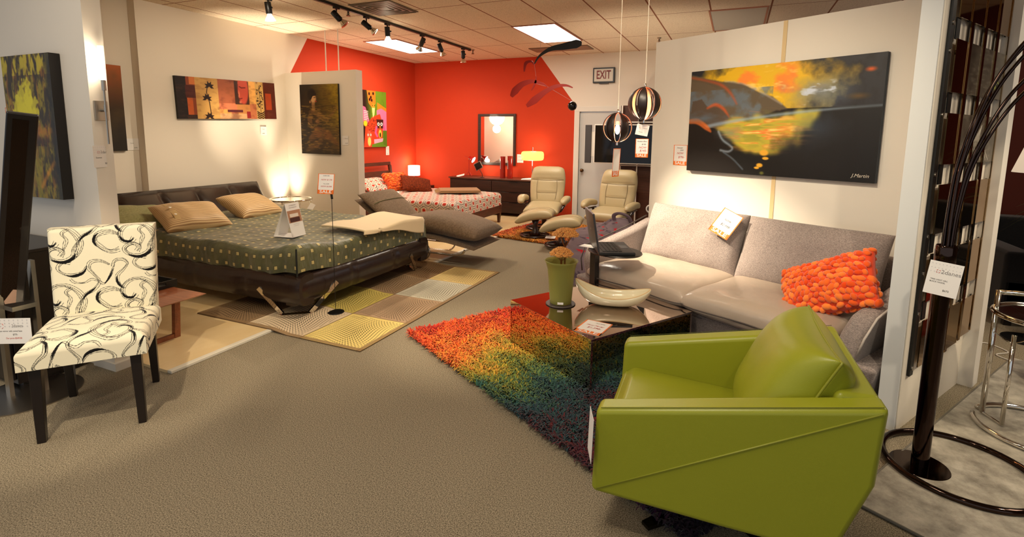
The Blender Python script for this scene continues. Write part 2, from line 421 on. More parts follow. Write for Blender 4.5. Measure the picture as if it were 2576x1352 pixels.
def painting(name, label, cv, loc, right, up, w, h, depth=.035, edge=None, wrap=.0, group=None, gloss=None, lines=()):
    """stretched canvas: body box with the painted face in front (a part)"""
    t = thing(name, label, 'painting', group=group); t.matrix_world = frame_from(loc, right, up)
    MB().box((-w/2, -h/2, -depth), (w/2, h/2, -.0005)).build('stretcher_frame', mat('canvas_edge', edge or S(24, 18, 14), .6), t)
    X, Y = np.meshgrid(np.linspace(-w/2, w/2, cv.w), np.linspace(h/2, -h/2, cv.h)); P = np.stack([X, Y, np.zeros_like(X)], -1)
    colgrid('painted_face', P, cv.lin(), gloss or M_canvas, t)
    return t
# ================================================================== the setting
def struct(name, mb, m, **k):
    o = mb.build(name, m, **k); o['kind'] = 'structure'; return o
M_carpet = carpet_mat(); M_ceil = ceil_mat()
struct('floor', MB().box((-7, -2.2, -.1), (6.5, 9.1, 0)), M_carpet)
M_lam = wood('laminate', S(226, 196, 142), S(238, 212, 164), .3, (3, 1, 1), 2, .15)
struct('floor.001', MB().box((-6.3, 1.92, .0), (-3.17, 9.0, .018)), M_lam)
struct('trim_1', MB().box((-3.17, 1.92, 0), (-3.13, 9.0, .02)), mat('pale_edging', S(225, 218, 200), .4), bevel=.004)
struct('ceiling', MB().box((-7, -2.2, 2.93), (6.5, 9.1, 3.0)), M_ceil)
M_left = diag_mat('left_wall_paint', 1, 6.12-2.91/1.556, 1/1.556, 5.72, 1)
struct('wall_left', MB().box((-6.3, 3.66, 0), (-6.1, 9.0, 2.93)), M_left)
struct('wall_left.001', MB().box((-6.4, 1.0, 0), (-6.22, 3.66, 2.93)), M_white)
M_back = diag_mat('back_wall_paint', 0, -3.38+2.95*.70/.91, -.70/.91, -2.70, -1)
# back wall built round the door opening
mb = MB(); mb.box((-6.3, 9.0, 0), (-2.60, 9.1, 2.93)); mb.box((-1.72, 9.0, 0), (1.8, 9.1, 2.93)); mb.box((-2.60, 9.0, 1.93), (-1.72, 9.1, 2.93))
struct('wall_back', mb, M_back, weld=False)
M_door = mat('door_paint', S(206, 204, 198), .45)
d = thing('door_1', None, None, (-2.60, 9.0, 0)); d['kind'] = 'structure'
mb = MB(); mb.box((.0, .02, 0), (.88, .06, 1.92))
mb.build('door_leaf', M_door, d)
mb = MB(); mb.box((-.09, -.02, 0), (0, .06, 1.93)); mb.box((.88, -.02, 0), (.97, .06, 1.93)); mb.box((-.09, -.02, 1.93), (.97, .06, 2.02))
mb.build('door_frame', mat('door_frame_paint', S(226, 220, 208), .4), d, bevel=.004)
MB().lathe([(.001, 0), (.026, .0), (.026, .008), (.012, .014), (.012, .03), (.028, .04), (.032, .055), (.02, .07), (.001, .072)], 20).build('door_knob', mat('aged_brass', S(104, 78, 52), .25, 1), d, smooth=True).matrix_local = Matrix.Translation((.07, .02, .88)) @ Matrix.Rotation(PI/2, 4, 'X')
struct('wall_right', MB().box((1.8, 6.3, 0), (6.5, 6.4, 2.93)), wall_mat('oxblood_paint', S(84, 32, 20)))
struct('wall_right.001', MB().box((6.4, -2, 0), (6.5, 6.3, 2.93)), wall_mat('right_wall_paint', S(150, 120, 95)))
# end of the near left partition (carries the leftmost painting and the sconce)
struct('wall_partition_left', MB().box((-6.22, 1.81, 0), (-3.5, 1.91, 2.93)), M_white)
struct('trim_2', MB().box((-3.7, 1.795, 0), (-3.47, 1.915, .05)), mat('white_skirting', S(235, 228, 214), .5))
# free standing panel with rods up to the ceiling
p = thing('wall_panel', None, None, (0, 0, 0)); p['kind'] = 'structure'
MB().box((-6.1, 5.67, 0), (-4.80, 5.80, 2.36)).build('panel_body', M_white, p)
for x in (-5.39, -5.16): MB().cyl((x, 5.75, 2.36), (x, 5.75, 2.93), .008, 10).build('hanging_rod', mat('white_rod', S(235, 225, 210), .4), p)
# partition behind the sofa and the wall carrying the mirror panel
O2 = Vector((.80, 3.08, 0)); U2 = Vector((-.862, .506, 0)); N2 = Vector((-.506, -.862, 0))
def uvz(u, n, z): return tuple(O2+U2*u+N2*n+Vector((0, 0, z)))
def uvbox(mb, u0, u1, n0, n1, z0, z1):
    b = [uvz(u0, n0, z0), uvz(u1, n0, z0), uvz(u1, n1, z0), uvz(u0, n1, z0)]; t = [uvz(u0, n0, z1), uvz(u1, n0, z1), uvz(u1, n1, z1), uvz(u0, n1, z1)]
    return mb.hexa(b, t)
M_cool = wall_mat('partition_paint', S(226, 219, 206))
struct('wall_sofa', uvbox(MB(), -.15, 2.35, -1.07, -.95, 0, 2.38), M_cool)
struct('trim_3', uvbox(MB(), 1.135, 1.165, -.951, -.945, 0, 2.378), mat('seam_tape', S(214, 188, 140), .6))
struct('wall_sofa.001', uvbox(MB(), -.048, .035, -.93, .004, 0, 2.36), wall_mat('column_paint', S(212, 214, 212)))
# mirror wall slab follows its own outer face
P0 = Vector((.85, 3.06, 0)); DM = Vector((.53, .848, 0)); NM = Vector((.848, -.53, 0))
def mwp(s, n, z): return tuple(P0+DM*s+NM*n+Vector((0, 0, z)))
def mwbox(mb, s0, s1, n0, n1, z0, z1):
    return mb.hexa([mwp(s0, n0, z0), mwp(s1, n0, z0), mwp(s1, n1, z0), mwp(s0, n1, z0)], [mwp(s0, n0, z1), mwp(s1, n0, z1), mwp(s1, n1, z1), mwp(s0, n1, z1)])
struct('wall_mirror', mwbox(MB(), 0, 1.12, -.055, 0, 0, 2.36), wall_mat('mirror_wall_paint', S(232, 222, 204)))
struct('trim_4', mwbox(MB(), 1.12, 1.16, -.055, .02, 0, 2.36), mat('pale_green_edge', S(196, 204, 176), .4))

# ceiling fittings
M_panel = mat('lit_diffuser', S(255, 250, 240), .5, emit=(1, .95, .86, 1), es=5)
def ceiling_light(x0, x1, y0, y1, lab, m, grp=None):
    t = thing('ceiling_light', lab, 'ceiling light', ((x0+x1)/2, (y0+y1)/2, 2.93), 0, grp); w, h = (x1-x0)/2, (y1-y0)/2
    f = MB()
    for a, b in (((-w-.02, -h-.02), (w+.02, -h)), ((-w-.02, h), (w+.02, h+.02)), ((-w-.02, -h), (-w, h)), ((w, -h), (w+.02, h))): f.box((a[0], a[1], -.012), (b[0], b[1], 0))
    f.build('frame', mat('fixture_frame', S(170, 110, 84), .5) if 'fixture_frame' not in bpy.data.materials else bpy.data.materials['fixture_frame'], t)
    MB().box((-w, -h, -.008), (w, h, -.001)).build('diffuser', m, t); return t
ceiling_light(-2.81, -2.23, 6.44, 7.67, 'lit rectangular ceiling panel beside the mobile, near the exit sign', M_panel)
ceiling_light(-5.42, -4.84, 6.64, 7.86, 'lit rectangular ceiling panel behind the track lights, above the patterned bed', M_panel)
ceiling_light(-.36, .22, 6.44, 7.6, 'unlit ceiling panel above the white wall behind the sofa', mat('unlit_diffuser', S(176, 168, 156), .3))
t = thing('ceiling_vent', 'square grey ceiling vent above the track lights', 'vent', (-3.8, 5.0, 2.93))
MB().box((-.28, -.28, -.01), (.28, .28, 0)).build('backing', mat('vent_grey', S(104, 90, 70), .5), t)
f = MB()
for k in range(4):
    r = .26-.06*k; f.tube([(-r, -r, -.014), (r, -r, -.014), (r, r, -.014), (-r, r, -.014)], .005, 6, closed=True)
f.build('louvre', mat('vent_louvre', S(120, 106, 84), .4), t)
t = thing('ceiling_vent', 'long low air grille in the ceiling behind the mobile', 'vent', (-2.75, 8.3, 2.93))
MB().box((-.5, -.2, -.012), (.5, .2, 0)).build('backing', mat('vent_dark', S(120, 88, 66), .5), t)
f = MB()
for k in range(9): f.box((-.48, -.18+.04*k, -.02), (.48, -.165+.04*k, -.012))
f.build('louvre', mat('vent_slat', S(170, 130, 104), .5), t)
def sprinkler(x, y, lab):
    t = thing('fire_sprinkler', lab, 'sprinkler', (x, y, 2.93), 0, None)
    MB().lathe([(.03, 0), (.032, -.004), (.012, -.008), (.01, -.03), (.012, -.04), (.004, -.05), (.026, -.066), (.024, -.069), (.001, -.068)], 16).build('sprinkler_head', mat('sprinkler_metal', S(120, 100, 84), .25, 1), t, smooth=True)
    a = MB()
    for s in (-1, 1): a.tube([(s*.011, 0, -.035), (s*.02, 0, -.048), (s*.004, 0, -.062)], .003, 6)
    a.build('yoke', M_brushed, t)
sprinkler(-4.25, 4.92, 'ceiling sprinkler beside the second black spotlight')
sprinkler(-4.2, 7.93, 'ceiling sprinkler beyond the far end of the track')
sprinkler(-1.12, 7.9, 'ceiling sprinkler above the left end of the sofa wall')

# exit sign
t = thing('exit_sign', 'black framed EXIT sign on the white wall above the door', 'exit sign', (-2.18, 9.0, 2.55))
MB().box((-.19, -.05, -.13), (.19, 0, .13)).build('housing', M_black, t, bevel=.006)
MB().box((-.165, -.054, -.105), (.165, -.05, .105)).build('face_plate', mat('sign_face', S(205, 196, 178), .4), t)
o = text('EXIT', .2, t, 'exit_lettering', (0, -.0555, 0), (PI/2, 0, 0), mat('sign_red', S(120, 30, 24), .5), bold=.004, sx=.62)
MB().box((-.08, -.045, -.145), (.08, -.01, -.13)).build('test_button_bar', M_black, t)

# track with spotlights
t = thing('track_rail', 'long black lighting track running across the ceiling', 'lighting track', (-4.2, 5.3, 2.93))
MB().box((-.018, -1.7, -.03), (.018, 2.5, 0)).build('rail', M_black, t)
MB().box((-.02, 2.5, -.034), (.02, 2.53, 0)).build('end_cap', M_black, t)
M_refl = mat('spot_reflector', S(220, 214, 200), .12, 1)
M_lens = mat('dark_lamp_glass', S(150, 120, 90), .1, .6)
def spotlight(x, y, az, tilt, lit, lab):
    t = thing('track_spotlight', lab, 'spotlight', (x, y, 2.90), 0, 'spotlights on the ceiling track')
    MB().box((-.02, -.035, -.02), (.02, .035, 0)).build('track_adapter', M_black, t)
    MB().tube([(0, 0, -.02), (0, 0, -.05)], .008, 8).tube([(0, 0, -.05), (.0, .035, -.08), (0, .03, -.10)], .005, 6).build('yoke', M_black, t)
    R = Matrix.Translation((0, 0, -.095)) @ Matrix.Rotation(az, 4, 'Z') @ Matrix.Rotation(tilt, 4, 'X')
    b = MB(); b.T = R; b.lathe([(.001, .06), (.03, .06), (.033, .055), (.033, -.055), (.03, -.06), (.001, -.06)], 20); b.cyl((.033, 0, 0), (.05, 0, 0), .01, 10)
    b.build('lamp_body', M_black, t, smooth=True, auto=40)
    c = MB(); c.T = R; c.lathe([(.018, -.06), (.024, -.075), (.045, -.11), (.05, -.125), (.052, -.13), (.047, -.13)], 24)
    c.build('reflector_bulb', M_bulb if lit else M_refl, t, smooth=True)
    g = MB(); g.T = R; g.lathe([(.046, -.127), (.03, -.134), (.001, -.136)], 24); g.build('bulb_face', M_bulb if lit else M_lens, t, smooth=True)
    return t
for (y, az, ti, lit, lab) in ((4.67, -1.0, .75, 0, 'black track spotlight nearest the vent, second from the left'),
                              (5.18, -1.0, .9, 0, 'black track spotlight tilted left, just before the lit bulb'),
                              (5.59, .3, .2, 1, 'track spotlight in the middle of the rail with a glowing bulb'),
                              (6.39, 1.2, .7, 0, 'black track spotlight tilted towards the lit ceiling panel'),
                              (6.88, -.9, .4, 0, 'black track spotlight in front of the lit ceiling panel, second from the far end'),
                              (7.59, 0, .08, 0, 'black track spotlight at the far end of the rail, pointing straight down')):
    spotlight(-4.2, y, az, ti, lit, lab)
spotlight(-4.62, 4.12, 0, .15, 1, 'glowing spotlight nearest the camera at the top edge, left of the rail')
o = spotlight(.12, 3.98, -1.2, .8, 0, 'black spotlight with silver bulb above the white wall behind the sofa'); o.location.z = 2.78
MB().box((-.018, -.6, .1), (.018, .6, .15)).build('short_track', M_black, o)
MB().cyl((0, 0, -.01), (0, 0, .12), .008, 8).build('drop_stem', M_black, o)
# ================================================================== green leather armchair
M_green = leather('green_leather', S(148, 152, 36), .36, 420, .12, .5, 0, .25)
M_greenpipe = mat('green_piping', S(140, 142, 40), .45)
M_seam = mat('dark_seam', S(78, 82, 18), .7)
t = thing('armchair', 'lime green leather swivel armchair in the right foreground', 'armchair', (.014, 2.117, 0), .042)
def side(y0, y1, name):
    b = MB(); pts = [(-.447, .185), (-.437, .513), (.445, .702), (.43, .44), (.36, .24), (.28, .17), (.0, .172)]
    b.prism(pts, y0, y1, 'y'); return b.build(name, M_green, t, bevel=.022, seg=4)
a1 = side(-.374, -.275, 'arm'); a2 = side(.275, .374, 'arm')
MB().hexa([(.22, -.30, .19), (.34, -.30, .19), (.34, .30, .19), (.22, .30, .19)], [(.32, -.30, .695), (.443, -.30, .70), (.443, .30, .70), (.32, .30, .695)]).build('back', M_green, t, bevel=.02, seg=4)
MB().hexa([(-.42, -.29, .19), (.28, -.29, .175), (.28, .29, .175), (-.42, .29, .19)], [(-.425, -.29, .30), (.28, -.29, .27), (.28, .29, .27), (-.425, .29, .30)]).build('seat_base', M_green, t, bevel=.02)
b = MB()
P = []
for i in range(25):
    row = []
    for j in range(21):
        u = i/24*2-1; v = j/20*2-1; row.append((-.11+u*.325, v*.274, .385+.028*(1-u**4)*(1-v**4)-.02*u-(.05*max(0, -u-.85)/.15 if u < -.85 else 0)))
    P.append(row)
b.grid(P); b.box((-.425, -.272, .28), (.2, .272, .38))
b.build('seat_cushion', M_green, t, bevel=.012, smooth=True)
b = MB(); b.T = Matrix.Translation((.225, 0, .565)) @ Matrix.Rotation(math.radians(-66), 4, 'Y') @ Matrix.Rotation(PI/2, 4, 'Z')
b.pillow(.58, .50, .30, 30, 3.2, .42, .05, .04)
c = b.build('back_cushion', M_green, t, smooth=True)
b = MB(); b.T = Matrix.Translation((.225, 0, .565)) @ Matrix.Rotation(math.radians(-66), 4, 'Y') @ Matrix.Rotation(PI/2, 4, 'Z')
pp = []
for k in range(80):
    a = 2*PI*k/80; u = math.copysign(abs(math.cos(a))**.25, math.cos(a)); v = math.copysign(abs(math.sin(a))**.25, math.sin(a))
    m_ = max(abs(u), abs(v)); u /= m_; v /= m_
    pp.append((u*.30*(1-.05*(1-v*v)), v*.25*(1-.05*(1-u*u)), 0))
b.tube(pp, .0045, 6, closed=True); b.build('piping', M_greenpipe, c, smooth=True)
for arm, y in ((a1, -.3745), (a2, .3745)):
    b = MB(); b.tube([(-.425, y, .205), (.425, y, .682)], .0032, 8); b.build('diagonal_seam', M_greenpipe, arm, smooth=True)
    b = MB(); b.tube([(-.42, y*.972, .5185), (0, y*.972, .6075), (.43, y*.972, .6995)], .0012, 6); b.build('top_stitching', M_seam, arm)
b = MB()
for k in range(4):
    a = PI/4+k*PI/2; c_, s_ = math.cos(a), math.sin(a)
    b.hexa([(c_*.05-s_*.03, s_*.05+c_*.03, 0.005), (c_*.05+s_*.03, s_*.05-c_*.03, 0.005), (c_*.36+s_*.02, s_*.36-c_*.02, .005), (c_*.36-s_*.02, s_*.36+c_*.02, .005)],
           [(c_*.02-s_*.03, s_*.02+c_*.03, .05), (c_*.02+s_*.03, s_*.02-c_*.03, .05), (c_*.36+s_*.02, s_*.36-c_*.02, .018), (c_*.36-s_*.02, s_*.36+c_*.02, .018)])
b.cyl((0, 0, .03), (0, 0, .2), .035, 20); b.build('swivel_base', mat('dark_metal', S(70, 66, 60), .25, 1), t)
M_card2 = M_paper
card('price_tag', 'white price tag hanging at the front of the green armchair', 'price tag', (-.428, 1.742, .40), (.4, -1, 0), (0.03, 0, 1), .10, .17, 'plain')

# ================================================================== coffee table
M_mirror = mat('dark_mirror_steel', S(196, 180, 168), .015, 1)
def cofx(x, y): a = math.radians(-33); return (-.795+x*math.cos(a)-y*math.sin(a), 3.35+x*math.sin(a)+y*math.cos(a))
t = thing('coffee_table', 'low mirrored black steel coffee table on the rainbow rug', 'coffee table', (-.795, 3.35, 0), math.radians(-33))
MB().box((-.42, -.45, .33), (.42, .45, .345)).build('tabletop', M_mirror, t, bevel=.0015, seg=2)
MB().box((-.42, -.45, .0), (.42, -.435, .33)).build('side_panel', M_mirror, t, bevel=.0015, seg=2)
MB().box((-.42, .435, .0), (.42, .45, .33)).build('side_panel', M_mirror, t, bevel=.0015, seg=2)
ZT = .3455
t = thing('coaster_plate', 'round dark slate plate under the green vase', 'plate', (-1.045, 3.27, ZT))
MB().lathe([(.001, 0), (.098, 0), (.103, .004), (.1, .007), (.001, .007)], 40).build('slate_disc', mat('slate', S(74, 66, 62), .5), t, smooth=True, auto=40)
t = thing('vase', 'frosted green glass vase holding dried flowers on the coffee table', 'vase', (-1.045, 3.27, ZT+.0072))
M_frost = mat('frosted_green_glass', S(178, 176, 92), .38, trans=.55, ior=1.3); bump(M_frost, 160, .3, .002)
MB().lathe([(.001, 0), (.07, 0), (.074, .006), (.078, .05), (.086, .16), (.094, .24), (.106, .285), (.116, .30), (.113, .302), (.103, .284), (.09, .24), (.082, .16), (.074, .05), (.07, .012), (.001, .01)], 48).build('vase_body', M_frost, t, smooth=True)
MB().lathe([(.001, .014), (.066, .014), (.07, .05), (.066, .13), (.04, .165), (.001, .17)], 28).build('moss_filling', mat('dark_moss', S(44, 46, 18), .95), t, smooth=True)
MB().box((-.02, -.0795, .012), (.02, -.0735, .026)).build('price_sticker', M_paper, t)
t.rotation_euler.z = math.radians(17)
def dried(name, lab, x, y, z0, zh, r, n, seed):
    rnd = random.Random(seed); t = thing(name, lab, 'dried flower', (x, y, z0), 0, None)
    st = MB(); hd = MB()
    for k in range(n):
        a = rnd.random()*2*PI; q = math.sqrt(rnd.random())*r; hx, hy = q*math.cos(a), q*math.sin(a); hz = zh-z0+.03*(1-(q/r)**2)*1.0-.012*(q/r)**2
        if k % (n//15) == 0: st.tube([(hx*.05, hy*.05, 0), (hx*.10, hy*.10, (zh-z0)*.72), (hx*.85, hy*.85, hz-.01)], .0012, 4)
        hd.ell((hx*1.1, hy*1.1, hz+rnd.uniform(-.007, .005)), (rnd.uniform(.004, .009), rnd.uniform(.004, .009), rnd.uniform(.003, .007)), 6, 4)
    st.build('stems', mat('dry_stem', S(150, 92, 40), .8), t); hd.build('flower_head', fabric('dry_'+name+str(seed), S(238, 176, 96), S(190, 118, 50), 220), t)
    return t
dried('dried_flower', 'taller dried ochre yarrow head in the green vase', -1.025, 3.28, ZT+.16, .845, .080, 760, 1)
dried('dried_flower', 'shorter dried ochre yarrow head just above the rim of the green vase', -1.04, 3.25, ZT+.16, .715, .070, 640, 2)
# boat bowl
t = thing('bowl', 'cream boat-shaped ceramic bowl on the coffee table', 'bowl', (-.715, 3.40, ZT), math.radians(12))
b = MB(); NS = 36; rim = lambda s: .055+.095*abs(s)**2.2*(1.0 if s < 0 else .55)+.02
def sec(s, off):
    wv = max(.0, (1-abs(s)**2.3))**.62*.115; L_ = .255
    zt = rim(s); zb = .0+.8*zt*abs(s)**3.2; wv = max(wv-off, .0008); zb += off
    row = []
    for k in range(17):
        a = PI*k/16; row.append((s*(L_-off*1.2), -wv*math.cos(a), zb+(zt-zb)*(1-math.sin(a)**.8)))
    return row
outer = [sec(math.sin((i/NS*2-1)*PI/2), 0) for i in range(NS+1)]
inner = [sec(math.sin((i/NS*2-1)*PI/2), .007) for i in range(NS+1)]
b.grid(outer); b.grid([r[::-1] for r in inner])
for i in range(NS):
    for e in (0, 16):
        b.add([outer[i][e], outer[i+1][e], inner[i+1][e], inner[i][e]], [(0, 1, 2, 3)])
bb = b.build('bowl_body', mat('cream_glaze', S(232, 222, 188), .22, coat=.5), t, smooth=True)
tr = MB()
for e in (0, 16):
    tr.tube([Vector(outer[i][e])*.5+Vector(inner[i][e])*.5 for i in range(NS+1)], .004, 6)
tr.build('rim', mat('bare_rim', S(216, 182, 128), .5), t, smooth=True)
xx = Vector((math.cos(math.radians(-35)), math.sin(math.radians(-35)), 0)); 
card('sale_card', 'orange bordered sale card lying on the front corner of the coffee table', 'price tag', (-.725, 2.93, ZT+.002), (.86, -.12, 0), (.17, .98, 0), .17, .22, 'sale',
     (('Now $598', .06, .1, .33, M_ink, .3), ('Floor Model', .1, 0, .13, M_inkred, .3), ('$1,398-', .13, .05, -.05, M_inkred, .3)))
c_ = bpy.data.objects.get('sale_card'); 

# ================================================================== sofa
M_sofa = fabric('grey_tweed', S(172, 158, 150), S(106, 96, 94), 120, vs=(1, 1, 6), bs=.35)
M_sleather = leather('taupe_leather', S(176, 160, 144), .28, 300, .1, .6, .15, 1.0)
M_welt = mat('dark_welt', S(74, 66, 62), .6)
SRZ = math.atan2(-.506, .862)
t = thing('sofa', 'grey tweed two-seat sofa with taupe leather seats against the white wall', 'sofa', uvz(1.17, -.42, 0), SRZ)
MB().hexa([(-1.07, -.40, .04), (1.07, -.40, .04), (1.07, .46, .04), (-1.07, .46, .04)], [(-1.13, -.49, .31), (1.13, -.49, .31), (1.13, .48, .31), (-1.13, .48, .31)]).build('base', M_sofa, t, bevel=.03, seg=4)
MB().hexa([(-1.05, .32, .28), (1.05, .32, .28), (1.05, .46, .28), (-1.05, .46, .28)], [(-1.05, .38, .74), (1.05, .38, .74), (1.05, .49, .74), (-1.05, .49, .74)]).build('backrest', M_sofa, t, bevel=.04, seg=4)
for sg in (-1, 1):
    b = MB(); pts = [(-.47, .28), (-.47, .46), (-.40, .56), (.12, .66), (.44, .74), (.46, .28)]
    x0, x1 = sorted((sg*.90, sg*1.02))
    b.prism(pts, x0, x1, 'x')
    o_ = []
    for v in b.v:
        k = max(0, (v[2]-.28))*.24; o_.append((v[0]+sg*k, v[1], v[2]))
    b.v = o_
    b.build('arm', M_sofa, t, bevel=.035, seg=4)
    w = MB(); w.tube([((sg*1.02)+sg*.24*(z-.28), y, z) for (y, z) in ((-.485, .36), (-.478, .46), (-.405, .565), (.12, .668), (.44, .748))], .006, 6)
    w.build('arm_welt', M_welt if sg < 0 else mat('pale_welt', S(190, 180, 170), .7), t, smooth=True)
for k, (x0, x1) in enumerate(((-.90, -.005), (.005, .90))):
    b = MB(); cx = (x0+x1)/2; b.T = Matrix.Translation((cx, -.13, .395)) @ Matrix.Rotation(math.radians(1.5), 4, 'X')
    b.pillow(.93, .84, .20, 40, 5, .28, .012, .06, k*3)
    c = b.build('seat_cushion', M_sleather, t, smooth=True)
    pp = [(cx+u*.462, -.13+v*.417, .398) for u, v in [(-1, -1), (0, -1.005), (1, -1), (1, 0), (1, 1), (-1, 1), (-1, 0)]]
    for dz in (-.03, ):
        b = MB(); b.tube(smoothpath([(p[0], p[1], p[2]+dz) for p in pp], 6, True), .0045, 6, closed=True); b.build('piping', M_welt, c, smooth=True)
for k, (cx, w_, rz, tilt) in enumerate(((-.455, .90, 0, 20), (.46, .93, 0, 22))):
    b = MB(); b.T = Matrix.Translation((cx, .19, .675)) @ Matrix.Rotation(rz, 4, 'Z') @ Matrix.Rotation(math.radians(90-tilt), 4, 'X')
    b.pillow(w_, .50, .27, 34, 3.2, .42, .035, .16, k*5+2)
    b.build('back_cushion', M_sofa, t, smooth=True)
sx = Vector((.862, -.506, 0))
card('sale_tag', 'sale tag hanging between the two back cushions of the grey sofa', 'price tag', uvz(1.27, -.515, .85), sx+Vector((0, 0, -.38)), (.3, .45, 1.0), .17, .21, 'sale',
     (('NOW', .1, 0, .12, M_ink, .3), ('$2,998-', .13, .05, -.08, M_ink, .3)))
# petal cushion on the sofa
def petal_cushion(name, lab, M4, w, h, th, cell, c1, c2, group=None):
    t = thing(name, lab, 'cushion'); t.matrix_world = M4
    b = MB(); b.pillow(w, h, th, 20, 3, .5, .05); b.build('cushion_cover', mat('petal_base', c2, .9, sheen=.3), t, smooth=True)
    rnd = random.Random(3); p = MB(); nx, ny = int(w/cell), int(h/cell)
    Pc = []; cols = []
    for i in range(nx+1):
        for j in range(ny+1):
            u = (i+.5*(j % 2)+rnd.uniform(-.2, .2))/nx*2-1; v = (j+rnd.uniform(-.25, .25))/ny*2-1; v = max(-1, min(1, v))
            if abs(u) > 1: continue
            u *= .98; v *= .98
            T = (max(0, 1-abs(u)**3)*max(0, 1-abs(v)**3))**.5*th/2
            for sg in (1, -1):
                n0 = len(p.v)
                R = Matrix.Translation((u*w/2*(1-.05*(1-v*v)), v*h/2*(1-.05*(1-u*u)), sg*(T+.002))) @ Matrix.Rotation(u*.9*sg, 4, 'Y') @ Matrix.Rotation(-v*.9*sg, 4, 'X') @ Matrix.Rotation(rnd.uniform(-1.4, 1.4), 4, 'Z') @ Matrix.Rotation(rnd.uniform(-.6, .6), 4, 'X')
                p.T = R; q = cell*.74; hh = sg*cell*rnd.uniform(.3, .5)
                q *= rnd.uniform(.8, 1.15); p.ell((0, 0, 0), (q, q*.72, abs(hh)), 7, 5)
                kk = rnd.random(); cols += [kk]*(len(p.v)-n0)
    p.T = None
    o = p.build('felt_petals', None, t, smooth=True, weld=False)
    a = o.data.color_attributes.new('Col', 'FLOAT_COLOR', 'POINT'); A = np.ones((len(o.data.vertices), 4), np.float32)
    k = np.array(cols)[:, None]; A[:, :3] = np.array(c1[:3])*k+np.array(c2[:3])*(1-k); a.data.foreach_set('color', A.ravel())
    o.data.materials.append(vcol('felt_'+name, .95, .1, .3, 300, .4)); return t
ax = (-U2*1.0+Vector((0, 0, .50))).normalized(); up_ = Vector((.20, .50, .70))
Mx = frame_from(uvz(.42, -.24, .615), ax, up_)
petal_cushion('cushion', 'bright orange felt petal cushion on the right end of the grey sofa', Mx, .56, .36, .18, .036, S(250, 136, 56), S(222, 66, 12))

# ================================================================== laptop table with laptop
lp = Vector((-.985, 3.94, 0))
t = thing('side_table', 'grey C-shaped laptop table reaching over the left sofa seat', 'side table', tuple(lp), SRZ)
M_gun = mat('gunmetal', S(72, 70, 68), .35, .8)
MB().box((-.03, -.02, .012), (.03, .03, .60)).build('post', M_gun, t, bevel=.004)
MB().box((-.06, -.05, 0), (.30, .36, .012)).build('base_plate', M_gun, t, bevel=.004)
b = MB(); b.lathe([(.001, .60), (.22, .60), (.225, .606), (.22, .612), (.001, .612)], 40, (.16, .06, 0), 1, .85); b.build('tabletop', M_gun, t, smooth=True, auto=40)
t = thing('laptop', 'open black laptop on the C-shaped table by the sofa', 'laptop', (lp.x+.145, lp.y-.02, .6125), math.radians(114)); t.scale = (1.15, 1.15, 1.2)
MB().box((-.17, -.12, 0), (.17, .12, .022)).build('keyboard_base', mat('laptop_shell', S(34, 34, 36), .35), t, bevel=.006)
b = MB()
for i in range(12):
    for j in range(5): b.box((-.145+i*.0245, -.035+j*.026, .022), (-.125+i*.0245, -.013+j*.026, .025))
b.build('keys', M_black, t)
MB().box((-.045, -.1, .022), (.045, -.05, .0232)).build('touchpad', mat('touchpad_grey', S(54, 54, 56), .4), t)
b = MB(); b.T = Matrix.Translation((0, .12, .022)) @ Matrix.Rotation(math.radians(-10), 4, 'X'); b.box((-.17, -.006, 0), (.17, .008, .245)); lid = b.build('screen_lid', mat('laptop_lid', S(58, 58, 62), .3), t, bevel=.004)
b = MB(); b.T = Matrix.Translation((0, .12, .022)) @ Matrix.Rotation(math.radians(-10), 4, 'X'); b.box((-.155, -.0075, .02), (.155, -.006, .23)); b.build('display', mat('dark_display', S(8, 8, 10), .08), lid)
b = MB(); b.T = Matrix.Translation((0, .12, .022)) @ Matrix.Rotation(math.radians(-10), 4, 'X'); b.box((-.012, .008, .12), (.012, .0092, .13)); b.build('lid_badge', M_brushed, lid)
card('info_card', 'small white card sticking out from under the black laptop', 'card', (lp.x-.055, lp.y+.02, .618), (.95, -.2, .0), (.2, .95, 0), .13, .1, 'plain')

# ================================================================== printed fabric slung over the bean bag beyond the sofa
t = thing('beanbag', 'grey-purple beanbag printed with red and dark flowers, beyond the sofa arm', 'beanbag', (-1.22, 5.30, 0))
cv = Canvas(360, 300, (134, 118, 126)); rnd = random.Random(4)
for k in range(150):
    x, y = rnd.random(), rnd.random(); colr = (210, 44, 52) if rnd.random() < .32 else (92, 80, 94)
    for q in range(rnd.randint(4, 7)):
        a = rnd.random()*6.28; l = rnd.uniform(.01, .03)
        cv.stroke([(x, y), (x+math.cos(a)*l, y+math.sin(a)*l*1.2)], [2.4, .6], colr)
u_ = np.linspace(0, 1, 240); v_ = np.linspace(0, 1, 150); UU, VV = np.meshgrid(u_, v_)
th = UU*2*PI; ph = VV*PI/2
nz = vnoise(150, 240, 4, 8, 5, 3)-.5; nz[:, -12:] = nz[:, -12:]*np.linspace(1, 0, 12)+nz[:, :1]*np.linspace(0, 1, 12)
R_ = np.sin(ph)**.8*(.47+.12*nz)*(1+.08*np.cos(3*th)); Z = .56*np.cos(ph)**.75*(1+.12*nz)
X = R_*np.cos(th)*1.0; Y = R_*np.sin(th)*.9
Z = Z+np.clip(1-((X-.22)**2+(Y-.1)**2)/.07, 0, 1)*.10
colgrid('printed_cover', np.stack([X, Y, np.clip(Z, .003, 9)], -1), cv.sample(UU, VV), vcol('printed_cotton', .9, .2, .2, 90), t)
b = MB(); b.tube(smoothpath([(.1, .02, .60), (.1, -.05, .68), (.17, -.10, .715), (.25, -.06, .68), (.27, .02, .60)], 6), .022, 8, flat=.4); b.build('carry_loop', mat('loop_cotton', S(120, 104, 114), .9), t, smooth=True)

